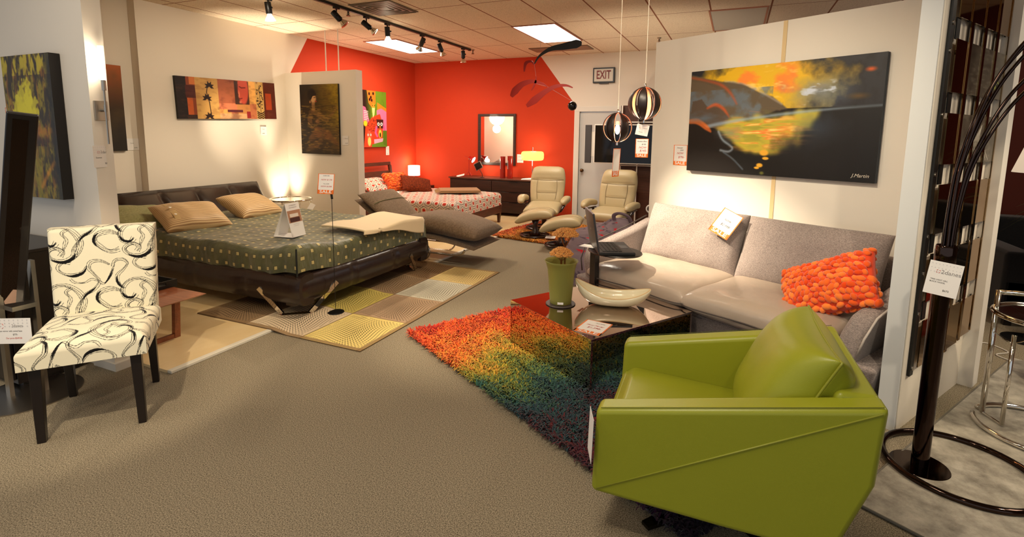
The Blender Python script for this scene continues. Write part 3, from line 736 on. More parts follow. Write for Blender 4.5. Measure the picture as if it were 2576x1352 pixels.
# ================================================================== shag rugs
def shag(name, lab, o, ax, L_, W_, n, cols, hgt, seed, wd=.0042):
    """pile of curved yarn blades; o = corner, ax = unit long direction"""
    rng = np.random.RandomState(seed); ay = np.array([-ax[1], ax[0]])
    t = thing(name, lab, 'rug', (o[0], o[1], 0))
    q = [(ax[0]*a_+ay[0]*b_, ax[1]*a_+ay[1]*b_) for a_, b_ in ((.03, .03), (L_-.03, .03), (L_-.03, W_-.03), (.03, W_-.03))]
    MB().prism(q, .001, .014).build('backing', mat(name+'_backing_'+str(seed), cols[len(cols)//2][1], .95), t)
    s = rng.rand(n)*L_; w = rng.rand(n)*W_
    bx = ax[0]*s+ay[0]*w; by = ax[1]*s+ay[1]*w
    cl = vnoise(200, 200, 14, 14, seed+1, 2); ci = (cl[(s/L_*199).astype(int), (w/W_*199).astype(int)]-.5)
    a = rng.rand(n)*2*PI*.6+ci*14; lean = rng.uniform(.35, 1.1, n)*hgt; h = hgt*rng.uniform(.55, 1.1, n)
    dx, dy = np.cos(a), np.sin(a); px_, py_ = -dy, dx
    prof = ((0, 0, 1), (.35, .6, 1.1), (1, 1, .55), (1.5, .86, .15))
    V = np.zeros((n, 8, 3))
    for k, (l, z, w2) in enumerate(prof):
        for sg in (0, 1):
            V[:, k*2+sg, 0] = bx+dx*lean*l+(sg*2-1)*px_*wd*w2; V[:, k*2+sg, 1] = by+dy*lean*l+(sg*2-1)*py_*wd*w2; V[:, k*2+sg, 2] = .012+h*z
    base = (np.arange(n)*8)[:, None]
    Fq = np.concatenate([base+np.array([[0, 1, 3, 2]]), base+np.array([[2, 3, 5, 4]]), base+np.array([[4, 5, 7, 6]])], 0)
    me = bpy.data.meshes.new('pile'); me.vertices.add(n*8); me.vertices.foreach_set('co', V.astype(np.float32).ravel())
    me.loops.add(Fq.size); me.loops.foreach_set('vertex_index', Fq.astype(np.int32).ravel()); me.polygons.add(len(Fq))
    me.polygons.foreach_set('loop_start', np.arange(0, Fq.size, 4, dtype=np.int32)); me.update(calc_edges=True)
    pos = [c[0] for c in cols]; f = np.clip(s/L_+(vnoise(200, 200, 9, 9, seed+2, 3)[(s/L_*199).astype(int), (w/W_*199).astype(int)]-.5)*.22+rng.randn(n)*.045, 0, 1)
    C = np.stack([np.interp(f, pos, [c[1][i] for c in cols]) for i in range(3)], 1); C *= rng.uniform(.65, 1.3, n)[:, None]
    A = np.ones((n, 8, 4), np.float32); A[:, :, :3] = C[:, None]
    at = me.color_attributes.new('Col', 'FLOAT_COLOR', 'POINT'); at.data.foreach_set('color', A.ravel())
    me.materials.append(bpy.data.materials.get('wool_yarn') or vcol('wool_yarn', .8, .25, 0, 1, .2))
    ob = bpy.data.objects.new('pile', me); COL.objects.link(ob); ob.parent = t; ob['kind'] = 'stuff'; return t
rain = [(0, S(196, 38, 12)), (.06, S(232, 84, 24)), (.17, S(238, 122, 40)), (.25, S(222, 164, 56)), (.33, S(178, 160, 48)), (.41, S(116, 134, 56)), (.49, S(62, 104, 82)), (.57, S(44, 78, 84)),
        (.64, S(52, 60, 68)), (.70, S(96, 26, 28)), (.77, S(70, 28, 44)), (.86, S(60, 18, 52)), (1, S(26, 16, 30))]
shag('shag_rug', 'rainbow striped shag rug under the mirrored coffee table', (-2.17, 3.06), (.862, -.506), 2.45, 1.62, 60000, rain, .034, 11, .005)
orr = [(0, S(206, 60, 14)), (.15, S(196, 124, 34)), (.38, S(214, 150, 48)), (.55, S(206, 110, 30)), (.68, S(200, 74, 20)), (.8, S(190, 44, 14)), (1, S(150, 30, 10))]
shag('shag_rug', 'orange and gold shag rug under the cream recliners', (-3.28, 6.72), (.985, -.17), 1.9, 1.6, 22000, orr, .03, 21, .007)

# ================================================================== bed with patterned rug
rx0, rx1, ry0, ry1 = -3.96, -2.29, 2.67, 4.96
cv = Canvas(420, 574, (190, 170, 130))
tiles = {(0, 0): (128, 104, 76), (1, 0): (196, 176, 146), (2, 0): (206, 184, 112), (0, 1): (150, 130, 80), (1, 1): (176, 158, 84), (2, 1): (160, 134, 106),
         (0, 2): (170, 150, 110), (1, 2): (134, 110, 82), (2, 2): (178, 172, 152), (0, 3): (160, 140, 100), (1, 3): (116, 90, 62), (2, 3): (190, 166, 110)}
for (i, j), c in tiles.items():   # j counted from the near end = canvas bottom
    x0, y1_ = i/3, 1-j/4; m_ = ((cv.X >= x0) & (cv.X < x0+1/3) & (cv.Y < y1_) & (cv.Y >= y1_-.25)).astype(float)
    cv.mix(m_, tuple(min(255, q*1.12) for q in c))
rnd = random.Random(5)
for (i, j), c in tiles.items():
    ccx, ccy = (i+.5)/3, 1-(j+.5)/4; dk = tuple(q*.33 for q in c)
    for a in range(22):
        for b_ in range(22):
            u = (a+.5)/22*2-1; v = (b_+.5)/22*2-1
            uu = u+.10*math.sin(v*3); vv = v+.10*math.sin(u*3+1)
            if abs(uu) > .93 or abs(vv) > .93: continue
            st = max(.25, 1-.75*math.hypot(u, v)); ang = .5+u*1.2
            x = ccx+uu/6*.97; y = ccy+vv/8*.97; l = .0035+.0035*st
            cv.stroke([(x-math.cos(ang)*l, y-math.sin(ang)*l*.73), (x+math.cos(ang)*l, y+math.sin(ang)*l*.73)], .9, dk, .35+.6*st, 1)
for k in range(1, 3): cv.stroke([(k/3, 0), (k/3, 1)], .9, (70, 50, 30))
for k in range(1, 4): cv.stroke([(0, k/4), (1, k/4)], .9, (110, 84, 54), .8)
for e in (((.012, 0), (.012, 1)), ((.988, 0), (.988, 1)), ((0, .009), (1, .009)), ((0, .991), (1, .991))): cv.stroke(e, 4.5, (140, 112, 78), .8)
uu_, vv_ = np.meshgrid(np.linspace(0, 1, cv.w), np.linspace(0, 1, cv.h)); Xr = rx0+(rx1-rx0)*uu_; Yr = ry1+(ry0-ry1)*vv_
t = thing('rug', 'flat rug of beige, yellow and brown squares under the dark leather bed', 'rug', ((rx0+rx1)/2, (ry0+ry1)/2, 0))
Zr = .028-.02*np.clip((Xr+3.13)/.16, 0, 1)
colgrid('woven_face', np.stack([Xr-t.location.x, Yr-t.location.y, Zr], -1), cv.lin(), vcol('woven_wool', .9, .15, .3, 200), t)
b = MB()
for (xa, xb) in ((rx0, -3.14), (-3.14, -2.96), (-2.96, rx1)):
    za, zb = (.0245 if xa < -3.1 else .0045), (.0245 if xb < -3.1 else .0045)
    cx_, cy_ = t.location.x, t.location.y; lo = .0185 if xb <= -3.1 else .0005
    b.hexa([(xa-cx_, ry0-cy_, (.0205 if xa < -3.1 else .0005)), (xb-cx_, ry0-cy_, .0205 if xb < -3.1 else .0005), (xb-cx_, ry1-cy_, .0205 if xb < -3.1 else .0005), (xa-cx_, ry1-cy_, .0205 if xa < -3.1 else .0005)],
           [(xa-cx_, ry0-cy_, za), (xb-cx_, ry0-cy_, zb), (xb-cx_, ry1-cy_, zb), (xa-cx_, ry1-cy_, za)])
b.build('bound_edge', mat('rug_binding', S(122, 96, 66), .9), t)

M_brown = leather('espresso_leather', S(40, 28, 24), .24, 320, .12, .5, .15, .6)
bed = thing('bed', 'queen bed in dark brown leather with olive green cover', 'bed', (-4.3, 3.8, 0))
def W2B(p): return (p[0]+4.3, p[1]-3.8, p[2])
Z0 = .13
def rail(name, p, q, nrm, nseg):
    """padded rail from p to q, outward normal nrm"""
    p = Vector(p); q = Vector(q); nrm = Vector(nrm); n = 48; P = []
    for i in range(n+1):
        f = i/n; c = p.lerp(q, f); w = 1-.35*math.exp(-((f*nseg+.5) % 1-.5)**2/.0004); bulge = .042*w+.022*math.sin(f*PI)
        row = []
        for k in range(17):
            a = -PI/2+PI*k/16; ca = max(0, math.cos(a))**.6
            row.append(c+nrm*(-.05+ca*(.055+bulge))+Vector((0, 0, .255+math.sin(a)*.125)))
        row += [c-nrm*.12+Vector((0, 0, .38)), c-nrm*.12+Vector((0, 0, .13))]
        P.append([W2B(v) for v in row])
    b = MB(); b.grid(P)
    for e in (0, n): b.add(P[e], [tuple(range(len(P[e])))])
    return b.build(name, M_brown, bed, smooth=True, auto=60)
rail('side_rail', (-5.5, 2.92, 0), (-3.06, 2.92, 0), (0, -1, 0), 4)
rail('side_rail', (-5.5, 4.70, 0), (-3.06, 4.70, 0), (0, 1, 0), 4)
rail('foot_rail', (-3.10, 2.90, 0), (-3.10, 4.72, 0), (1, 0, 0), 3)
b = MB(); P = []; n = 60
for i in range(n+1):
    f = i/n; y = 2.72+f*2.16; w = abs(math.sin(f*5*PI))**.2; row = []
    for k in range(13):
        g = k/12; x = -5.50-.36*g**1.15; z = .30+.55*g; bul = .055*w*math.sin(PI*min(1, g*1.02))**.5
        row.append(W2B((x+bul+.02, y-(.05*(1-g) if f > .5 else -.05*(1-g))*1, z)))
    row += [W2B((-5.93, y, .845)), W2B((-5.6, y, .28))]; P.append(row)
b.grid(P)
for e in (0, n): b.add(P[e], [tuple(range(len(P[e])))])
b.build('headboard', M_brown, bed, smooth=True, auto=50)
b = MB().box(W2B((-5.5, 2.98, .28)), W2B((-3.16, 4.66, .52))); b.build('mattress', mat('mattress_ticking', S(214, 202, 178), .9), bed, bevel=.05)
def vleg(sy):
    yy = lambda y: y if sy > 0 else 7.62-y
    b = MB(); w = .022
    def bar(p, q, nrm):
        p = Vector(W2B(p)); q = Vector(W2B(q)); n_ = Vector(nrm); d = (q-p).normalized().cross(n_).normalized()*w; n_ = n_*.006
        b.hexa([p-d-n_, p+d-n_, p+d+n_, p-d+n_], [q-d-n_, q+d-n_, q+d+n_, q-d+n_])
    bar((-3.30, yy(2.93), .036), (-3.47, yy(2.86), .25), (0, -sy, 0)); bar((-3.12, yy(3.05), .036), (-3.03, yy(3.27), .25), (1, 0, 0))
    b.hexa([W2B((-3.33, yy(2.92), .028)), W2B((-3.28, yy(2.90), .028)), W2B((-3.10, yy(3.04), .028)), W2B((-3.14, yy(3.08), .028))], [W2B((-3.33, yy(2.92), .036)), W2B((-3.28, yy(2.90), .036)), W2B((-3.10, yy(3.04), .036)), W2B((-3.14, yy(3.08), .036))])
    return b.build('leg', M_chrome, bed)
vleg(1); vleg(-1)
for (x, y) in ((-5.3, 3.1), (-5.3, 4.5)): MB().cyl(W2B((x, y, .019)), W2B((x, y, .15)), .025, 12).build('leg', M_chrome, bed)

def drape(name, x0, x1, y0, y1, zt, drop, step, parent, off, matl, mode, seed, wrk=.02, top=None, sides='xy'):
    """cover draped over a mattress: s runs along x, t along y, folding down at the edges; returns object"""
    smax = x1-x0+drop; t0 = -drop; t1 = y1-y0+drop
    s = np.arange(0, smax, step); tt = np.arange(t0, t1, step); Sx, Ty = np.meshgrid(s, tt)
    r = .05
    def fold(a, lim):   # distance beyond lim -> (pos, down)
        e = np.clip(a-(lim-r), 0, None); ang = np.clip(e/r, 0, PI/2); pos = np.where(e > 0, lim-r+r*np.sin(ang), a); dn = np.where(e > 0, r*(1-np.cos(ang))+np.clip(e-r*PI/2, 0, None), 0); return pos, dn
    px_, dx_ = fold(Sx, x1-x0); half = (y1-y0)/2; q = Ty-half; py_, dy_ = fold(np.abs(q), half); py_ = np.sign(q)*py_+half
    w = vnoise(*Sx.shape, 6, 7, seed, 4)-.5; w2 = vnoise(*Sx.shape, 3, 22, seed+1, 3)-.5
    Z = zt-np.maximum(dx_, dy_); edge = np.clip(np.maximum(dx_, dy_)/.08, 0, 1)
    Z = Z+w*wrk*(1-edge*.8)
    out = w2*.03*edge+.012*edge
    X = x0+px_+np.where(dx_ > 0, out, 0); Y = y0+py_+np.where(dy_ > 0, out*np.sign(q), 0)
    if top is not None: Z = Z+top(X, Y, edge)
    P = np.stack([X-off[0], Y-off[1], Z], -1)
    if mode == 'st': Cc = np.stack([Sx, Ty, np.zeros_like(Sx)], -1)
    else: Cc = mode(Sx, Ty)
    return colgrid(name, P, Cc, matl, parent)
def olive_mat():
    m = mat('olive_satin', S(86, 88, 56), .45, spec=.4, sheen=.3)
    a = N(m, 'ShaderNodeVertexColor', layer_name='Col'); sp = N(m, 'ShaderNodeSeparateColor'); L(m, a.outputs[0], sp.inputs[0])
    def mth(op, x, y=None, z=None):
        n = N(m, 'ShaderNodeMath', operation=op)
        for i, v in enumerate((x, y, z)):
            if v is None: continue
            if isinstance(v, (int, float)): n.inputs[i].default_value = v
            else: L(m, v, n.inputs[i])
        return n.outputs[0]
    p = .098; sS = mth('MULTIPLY', sp.outputs[0], 1/p); sT = mth('MULTIPLY', sp.outputs[1], 1/p)
    row = mth('FLOOR', sT); off = mth('MULTIPLY', mth('FLOORED_MODULO', row, 2), .5); fs = mth('ABSOLUTE', mth('SUBTRACT', mth('FRACT', mth('ADD', sS, off)), .5)); ft = mth('ABSOLUTE', mth('SUBTRACT', mth('FRACT', sT), .5))
    d = mth('MAXIMUM', fs, ft); inn = mth('LESS_THAN', d, .14); bor = mth('LESS_THAN', d, .175)
    n = N(m, 'ShaderNodeTexNoise', Scale=6, Detail=3); L(m, coords(m), n.inputs['Vector']); r = N(m, 'ShaderNodeValToRGB')
    r.color_ramp.elements[0].position = .35; r.color_ramp.elements[0].color = S(72, 76, 48); r.color_ramp.elements[1].position = .65; r.color_ramp.elements[1].color = S(98, 98, 62); L(m, n.outputs[0], r.inputs[0])
    m1 = N(m, 'ShaderNodeMixRGB'); L(m, bor, m1.inputs[0]); L(m, r.outputs[0], m1.inputs[1]); m1.inputs[2].default_value = S(58, 46, 22)
    m2 = N(m, 'ShaderNodeMixRGB'); L(m, inn, m2.inputs[0]); L(m, m1.outputs[0], m2.inputs[1]); m2.inputs[2].default_value = S(190, 174, 112)
    L(m, m2.outputs[0], BS(m).inputs['Base Color'])
    n3 = N(m, 'ShaderNodeTexNoise', Scale=7, Detail=4); L(m, coords(m, scale=(1, 2.5, 1)), n3.inputs['Vector']); b_ = N(m, 'ShaderNodeBump', Strength=.6, Distance=.03); L(m, n3.outputs[0], b_.inputs['Height']); L(m, b_.outputs[0], BS(m).inputs['Normal'])
    return m
cover = thing('duvet', 'olive green satin duvet with small gold squares on the dark leather bed', 'duvet', (-4.3, 3.8, .0))
def peak(X, Y, edge): return .055*np.exp(-(((X+3.14)/.22)**2+((Y-2.97)/.28)**2))+.03*np.exp(-((X+5.2)/.5)**2)
drape('satin_cover', -5.42, -3.10, 2.92, 4.70, .565, .19, .012, cover, (-4.3, 3.8), olive_mat(), 'st', 3, .048, peak)
b = MB(); b.tube([(-3.085+4.3, 2.90-3.8, .60), (-3.07+4.3, 2.885-3.8, .5), (-3.065+4.3, 2.88-3.8, .385)], .007, 6); b.build('corner_slit', mat('slit_dark', S(18, 20, 12), .8), cover)
def bedpillow(name, lab, loc, rot, w, h, th, matl, extra=None, group=None, seed=0):
    t = thing(name, lab, 'pillow', loc, 0, group, rot=rot)
    b = MB(); b.pillow(w, h, th, 34, 3.6, .5, .045, .18, seed); b.build('pillow_cover', matl, t, smooth=True); return t
def stripe_mat():
    m = mat('beige_stripe', S(206, 172, 122), .5, spec=.35, sheen=.2); w = N(m, 'ShaderNodeTexWave', Scale=16, Distortion=.4); w.wave_type = 'BANDS'; w.bands_direction = 'Y'; L(m, coords(m), w.inputs['Vector'])
    r = N(m, 'ShaderNodeValToRGB'); r.color_ramp.elements[0].color = S(160, 122, 78); r.color_ramp.elements[0].position = .2; r.color_ramp.elements[1].color = S(214, 182, 132); r.color_ramp.elements[1].position = .6
    L(m, w.outputs[0], r.inputs[0]); L(m, r.outputs[0], BS(m).inputs['Base Color']); return m
M_stripe = stripe_mat()
def plain_end(t, side_):
    b = MB(); b.T = Matrix.Identity(4)
    for sg in (1,):
        P = []
        for i in range(9):
            row = []
            for j in range(25):
                u = side_*(.55+.16*i/8); v = math.sin((j/24*2-1)*PI/2)*.97; T = (max(0, 1-abs(u)**2.6)*max(0, 1-abs(v)**2.6))**.5*.19/2+.006
                row.append((u*.30*(1-.05*(1-v*v)), v*.22*(1-.07*(1-u*u)), T))
            P.append(row)
        b.grid(P)
    b.build('plain_band', mat('beige_band', S(200, 168, 116), .6) if 'beige_band' not in bpy.data.materials else bpy.data.materials['beige_band'], t, smooth=True)
t = bedpillow('pillow', 'beige striped pillow with two buttons, left one on the green duvet', (-4.84, 3.28, .672), (math.radians(26), math.radians(2), math.radians(80)), .60, .44, .19, M_stripe, seed=1)
plain_end(t, -1)
for v in (-.35, .2): MB().lathe([(.001, .0), (.011, .0), (.012, .003), (.001, .004)], 12, (-.19, v*.22, .096)).build('button', mat('shell_button', S(240, 232, 214), .2) if 'shell_button' not in bpy.data.materials else bpy.data.materials['shell_button'], t)
t = bedpillow('pillow', 'beige striped pillow nearer the corner table, right one on the duvet', (-4.98, 4.07, .672), (math.radians(26), math.radians(2), math.radians(94)), .58, .44, .19, M_stripe, seed=2)
plain_end(t, 1)
bedpillow('pillow', 'sage green pillow at the left of the dark headboard', (-5.20, 3.02, .66), (math.radians(20), math.radians(6), math.radians(92)), .74, .5, .17, fabric('sage_cotton', S(150, 146, 96), S(126, 122, 76), 60), seed=3)
# throw over the foot of the bed
nu, nv = 60, 50; u_, v_ = np.meshgrid(np.linspace(0, 1, nu), np.linspace(0, 1, nv))   # u across (y), v from bed inside to foot edge
Yt = 3.70+u_*.96-.06*v_; Xt = -3.62+v_*.40+.0*u_; ext = np.clip(v_-(.62+.5*(1-u_)**1.5), 0, 1)
Xt = -3.60+np.minimum(v_*.62, .56)+.10*u_*v_; hang = np.clip(v_-.80, 0, 1)*np.clip(u_-.25, 0, 1)*.9
Xt = np.minimum(Xt, -3.045); Zt_ = .60-hang-.02*(v_ > .9)+.012*np.sin(u_*9+v_*3)+.008
t = thing('throw_blanket', 'folded cream fleece throw on the foot corner of the green duvet', 'blanket', (-3.35, 4.2, .58))
ob = colgrid('fleece', np.stack([Xt+3.35, Yt-4.2, Zt_-.58], -1), np.zeros(Xt.shape+(3,))+np.array(S(226, 204, 164)[:3]), vcol('fleece_wool', .95, .1, .3, 160, .4), t)
md = ob.modifiers.new('solid', 'SOLIDIFY'); md.thickness = .016; md.offset = 1
# standing sale sign
t = thing('sale_stand', 'thin black metal sign stand on the patterned rug', 'sign stand', (-2.99, 3.20, .0115))
MB().lathe([(.001, 0), (.07, 0), (.068, .004), (.01, .008), (.001, .008)], 32).build('base_disc', M_black, t, smooth=True, auto=40)
MB().cyl((0, 0, .006), (-.0, .0, .97), .0025, 8).build('rod', M_black, t)
b = MB(); b.T = Matrix.Translation((0, 0, .985)) @ Matrix.Rotation(-.12, 4, 'Y'); b.box((-.009, -.006, -.03), (.009, .006, .035)); b.build('clip', M_black, t, bevel=.003)
o = card('sale_sign', 'tilted sale sign clipped on the black stand beside the leather bed', 'price tag', (-3.035, 3.19, 1.09), (.93, .36, -.02), (-.28, .1, 1), .135, .165, 'sale',
     (('QUEEN BED', .06, 0, .4, M_ink, 0), ('NOW $1198', .1, .02, .2, M_inkred, .2), ('King  $2300', .06, .02, 0, M_ink, 0), ('NOW $1598', .1, .02, -.13, M_inkred, .2)))
# tent card
t = thing('tent_card', 'tall white brochure tent card standing on the green duvet', 'brochure', (-3.63, 3.38, .575), math.radians(8))
f_ = MB(); f_.hexa([(.07, -.09, 0), (.072, -.09, 0), (.072, .09, 0), (.07, .09, 0)], [(0, -.09, .30), (.002, -.09, .30), (.002, .09, .30), (0, .09, .30)]); fp = f_.build('front_panel', M_paper, t)
b = MB(); b.hexa([(-.13, -.09, 0), (-.128, -.09, 0), (-.128, .09, 0), (-.13, .09, 0)], [(-.001, -.09, .30), (.001, -.09, .30), (.001, .09, .30), (-.001, .09, .30)]); b.build('rear_panel', M_paper, t)
MB().box((-.13, -.09, 0), (.07, .09, .002)).build('foot_flap', M_paper, t)
Mf = frame_from((.0725, 0, 0), (0, 1, 0), (-.07, 0, .30)); 
def onf(mb, x0, x1, y0, y1, z=.0008): return mb.add([tuple(Mf @ Vector(v)) for v in ((x0, y0, z), (x1, y0, z), (x1, y1, z), (x0, y1, z))], [(0, 1, 2, 3)])
onf(MB(), -.085, .085, .13, .24, .0008).build('photo_back', mat('photo_tan', S(176, 128, 96), .5), fp)
onf(MB(), -.07, .06, .135, .175, .0014).build('photo_sofa', mat('photo_brown', S(70, 30, 22), .5), fp)
onf(MB(), -.06, .05, .18, .21, .0014).build('photo_bedding', mat('photo_white', S(226, 214, 200), .5), fp)
for y, s, st in ((.285, .014, 'LEATHER BEDS'), (.265, .012, 'GROUP BEDROOM'), (.115, .008, 'handmade in fine leather'), (.10, .008, 'for natural comfort')):
    o = text(st, s, fp, 'printed_text', (0, 0, 0), mat_=M_grey); o.matrix_local = Mf @ Matrix.Translation((0, y, .001))
# ================================================================== patterned dining chair
def ribbon_tile():
    W_, H_ = 260, 243
    cv = Canvas(W_, H_, (236, 228, 200)); blk = (16, 14, 14)
    def curve(pts, lines, spread, black=None, lw=.7):
        for ox in (-1, 0, 1):
            for oy in (-1, 0, 1):
                P = [tuple(p)[:2] for p in smoothpath([(x+ox, y+oy, 0) for x, y in pts], 9)]
                if max(p[0] for p in P) < -.1 or min(p[0] for p in P) > 1.1 or max(p[1] for p in P) < -.1 or min(p[1] for p in P) > 1.1: continue
                n = len(P); nr = []
                for i in range(n):
                    a, b = P[max(i-1, 0)], P[min(i+1, n-1)]; dx, dy = b[0]-a[0], b[1]-a[1]; l = math.hypot(dx, dy)+1e-9; nr.append((-dy/l, dx/l))
                if black:
                    f0, f1, bw, off = black
                    w = [bw*max(0, math.sin(PI*min(1, max(0, (i/(n-1)-f0)/(f1-f0)))))**.8 for i in range(n)]
                    Q = [(P[i][0]+nr[i][0]*off, P[i][1]+nr[i][1]*off) for i in range(n)]
                    idx = [i for i in range(n) if f0 <= i/(n-1) <= f1]
                    cv.stroke([Q[i] for i in idx], [w[i] for i in idx], blk, 1, 1)
                for k in range(lines):
                    o = (k-(lines-1)/2)*spread
                    Q = [(P[i][0]+nr[i][0]*o*(.45+.8*math.sin(i/(n-1)*PI*(1.6+.25*k))**2), P[i][1]+nr[i][1]*o*(.45+.8*math.sin(i/(n-1)*PI*(1.6+.25*k))**2)) for i in range(n)]
                    cv.stroke(Q, lw, blk, .92, 1)
    curve([(.56, 1.02), (.40, .90), (.34, .70), (.42, .52), (.58, .40), (.74, .42), (.83, .54), (.80, .68), (.70, .72), (.64, .66)], 4, .024, (.70, .98, 5, .0))
    curve([(.36, .66), (.42, .78), (.44, .92), (.56, .99), (.70, .95), (.76, .84), (.66, .76), (.56, .82), (.60, .90)], 4, .022, (.18, .52, 6.5, .012))
    curve([(-.02, .10), (.10, .02), (.22, .03), (.25, .13), (.18, .26), (.13, .38), (.20, .50), (.30, .58), (.36, .66)], 3, .024, (.70, 1, 4.5, .0))
    curve([(-.16, .58), (-.02, .52), (.11, .57), (.15, .68), (.08, .80), (-.04, .86), (-.16, .84)], 4, .024, (.30, .62, 5, -.02))
    curve([(.13, .38), (.22, .33), (.32, .38), (.44, .36), (.50, .30)], 2, .026)
    curve([(.80, .54), (.87, .44), (.88, .30), (.80, .20), (.74, .10), (.80, .02), (.90, .04), (.93, .14)], 3, .022, (.0, .28, 4.5, .008))
    curve([(.93, .14), (.98, .30), (1.06, .42), (1.13, .38)], 2, .026, (.1, .7, 3.5, 0))
    curve([(.28, .10), (.34, .20), (.46, .24), (.58, .20), (.64, .10), (.58, .0), (.48, .02)], 3, .024, (.05, .45, 6, .010))
    curve([(.56, .80), (.52, .64), (.56, .52), (.50, .44)], 3, .022)
    return cv
cvp = ribbon_tile(); _lin = cvp.lin()
def ribbon_col(U, V, per=(.34, .32)):
    u = np.mod(U/per[0], 1); v = np.mod(V/per[1], 1)
    return _lin[np.clip((v*cvp.h).astype(int), 0, cvp.h-1), np.clip((u*cvp.w).astype(int), 0, cvp.w-1)]
M_ribbon = vcol('swirl_print_cotton', .8, .2, .15, 400, .1)
def shell(w, h, d, r, step, dome=0, taper=0, shear=0):
    """face w x h in xy at z=0 (front +z) folding back over rounded edges by depth d; returns P, U, V"""
    a = np.arange(-(w/2+d*.9), w/2+d*.9+step, step); b = np.arange(-(h/2+d*.9), h/2+d*.9+step, step); A, B = np.meshgrid(a, b)
    def f(a_, hw):
        s = np.abs(a_); e = s-(hw-r); ang = np.clip(e/r, 0, PI/2)
        return np.sign(a_)*np.where(e > 0, hw-r+r*np.sin(ang), s), np.where(e > 0, r*(1-np.cos(ang))+np.clip(e-r*PI/2, 0, None), 0)
    X, dx = f(A, w/2); Y, dy = f(B, h/2); D = np.minimum(np.maximum(dx, dy), d)
    Z = -D+dome*(1-(X/(w/2))**4)*(1-(Y/(h/2))**4)
    X = X*(1+taper*Y/h)
    return X, Y, Z, A, B
t = thing('dining_chair', 'cream dining chair with black swirl print and dark legs', 'chair', (-3.05, 1.515, 0), math.radians(50.9))
X, Y, Z, A, B = shell(.50, .52, .10, .03, .0017, .03)
seat = colgrid('seat', np.stack([X, Y-.035, Z+.485], -1), ribbon_col(A+.1, B+.05), M_ribbon, t)
MB().box((-.23, -.27, .375), (.23, .2, .40)).build('seat_underside', mat('chair_lining', S(30, 26, 24), .9), seat)
X, Y, Z, A, B = shell(.475, .60, .085, .022, .0017, .012, .05)
# stand the face up: local x stays, y -> height, z -> forward (-y), leaning back with height
H_ = Y+.66; lean = .235+(H_-.40)*.13
bk = colgrid('backrest', np.stack([X, lean-Z*1.0-.04, H_], -1), ribbon_col(-A+.02, -B+.12), M_ribbon, t)
b = MB(); b.hexa([(-.225, .235+.04, .38), (.225, .235+.04, .38), (.225, .235+.055, .38), (-.225, .235+.055, .38)], [(-.24, .34, .945), (.24, .34, .945), (.24, .36, .945), (-.24, .36, .945)]); b.build('rear_panel', mat('cream_cotton', S(236, 228, 200), .9), bk)
def cleg(x, y, dx, dy):
    b = MB(); s, q = .024, .017
    b.hexa([(x+dx-q, y+dy-q, 0), (x+dx+q, y+dy-q, 0), (x+dx+q, y+dy+q, 0), (x+dx-q, y+dy+q, 0)], [(x-s, y-s, .40), (x+s, y-s, .40), (x+s, y+s, .40), (x-s, y+s, .40)])
    b.build('leg', M_espresso, t, bevel=.003)
cleg(-.195, -.235, -.005, -.005); cleg(.195, -.235, .005, -.005); cleg(-.195, .20, -.0, .05); cleg(.195, .20, .0, .05)

# ================================================================== floor mirror seen from its edge
t = thing('floor_mirror', 'dark framed floor mirror on steel posts at the left edge', 'floor mirror', (-3.62, 1.42, 0))
MB().lathe([(.001, 0), (.25, 0), (.25, .006), (.2, .012), (.001, .016)], 48).build('base_disc', M_brushed, t, smooth=True, auto=30)
for (x, y) in ((-.03, -.06), (.05, .06)): MB().box((x-.02, y-.01, .012), (x+.025, y+.01, .78)).build('post', M_brushed, t)
MB().box((-.09, -.055, .52), (.09, .055, .545)).build('cross_bar', M_brushed, t)
b = MB(); R = Matrix.Translation((.12, -.03, 1.0)) @ Matrix.Rotation(math.radians(19), 4, 'Y') @ Matrix.Rotation(math.radians(66), 4, 'Z'); b.T = R
b.box((-.045, -.022, -.62), (.075, .012, .62)); b.build('mirror_frame', M_espresso, t, bevel=.008)
b = MB(); b.T = R; b.box((-.02, .012, -.60), (.045, .02, .60)); b.build('backing_board', M_black, t)
b = MB(); b.T = R; b.box((-.02, -.0235, -.59), (.04, -.022, .59)); b.build('mirror_glass', mat('mirror_glass', S(60, 50, 46), .03, 1), t)
card('price_card', 'white price card on the floor mirror stand at the left edge', 'price tag', (-3.53, 1.345, .42), (1, .35, .06), (-.04, .05, 1), .25, .14, 'shop',
     (('Floor mirror with swivel base', .085, 0, .0, M_ink, 0), ('$775-', .09, .12, -.14, M_ink, 0), ('Our price $549.00', .09, .08, -.28, M_inkred, 0)))
t = thing('cabinet', 'low dark brown cabinet against the partition behind the swirl chair', 'cabinet', (-4.15, 1.60, 0))
MB().box((-.36, -.17, .03), (.42, .17, .79)).build('body', M_espresso, t, bevel=.004)
MB().box((-.38, -.19, .79), (.44, .19, .81)).build('top_board', M_espresso, t, bevel=.004)
for x0, x1 in ((-.35, .03), (.04, .41)):
    dd = MB().box((x0, -.185, .06), (x1, -.17, .76)).build('door', M_espresso, t, bevel=.003); MB().cyl(((x0+x1)/2, -.2, .45), ((x0+x1)/2, -.185, .45), .01, 12).build('knob', M_brushed, dd)
for x in (-.32, .36): MB().box((x, -.14, 0), (x+.04, .14, .03)).build('foot', M_espresso, t)

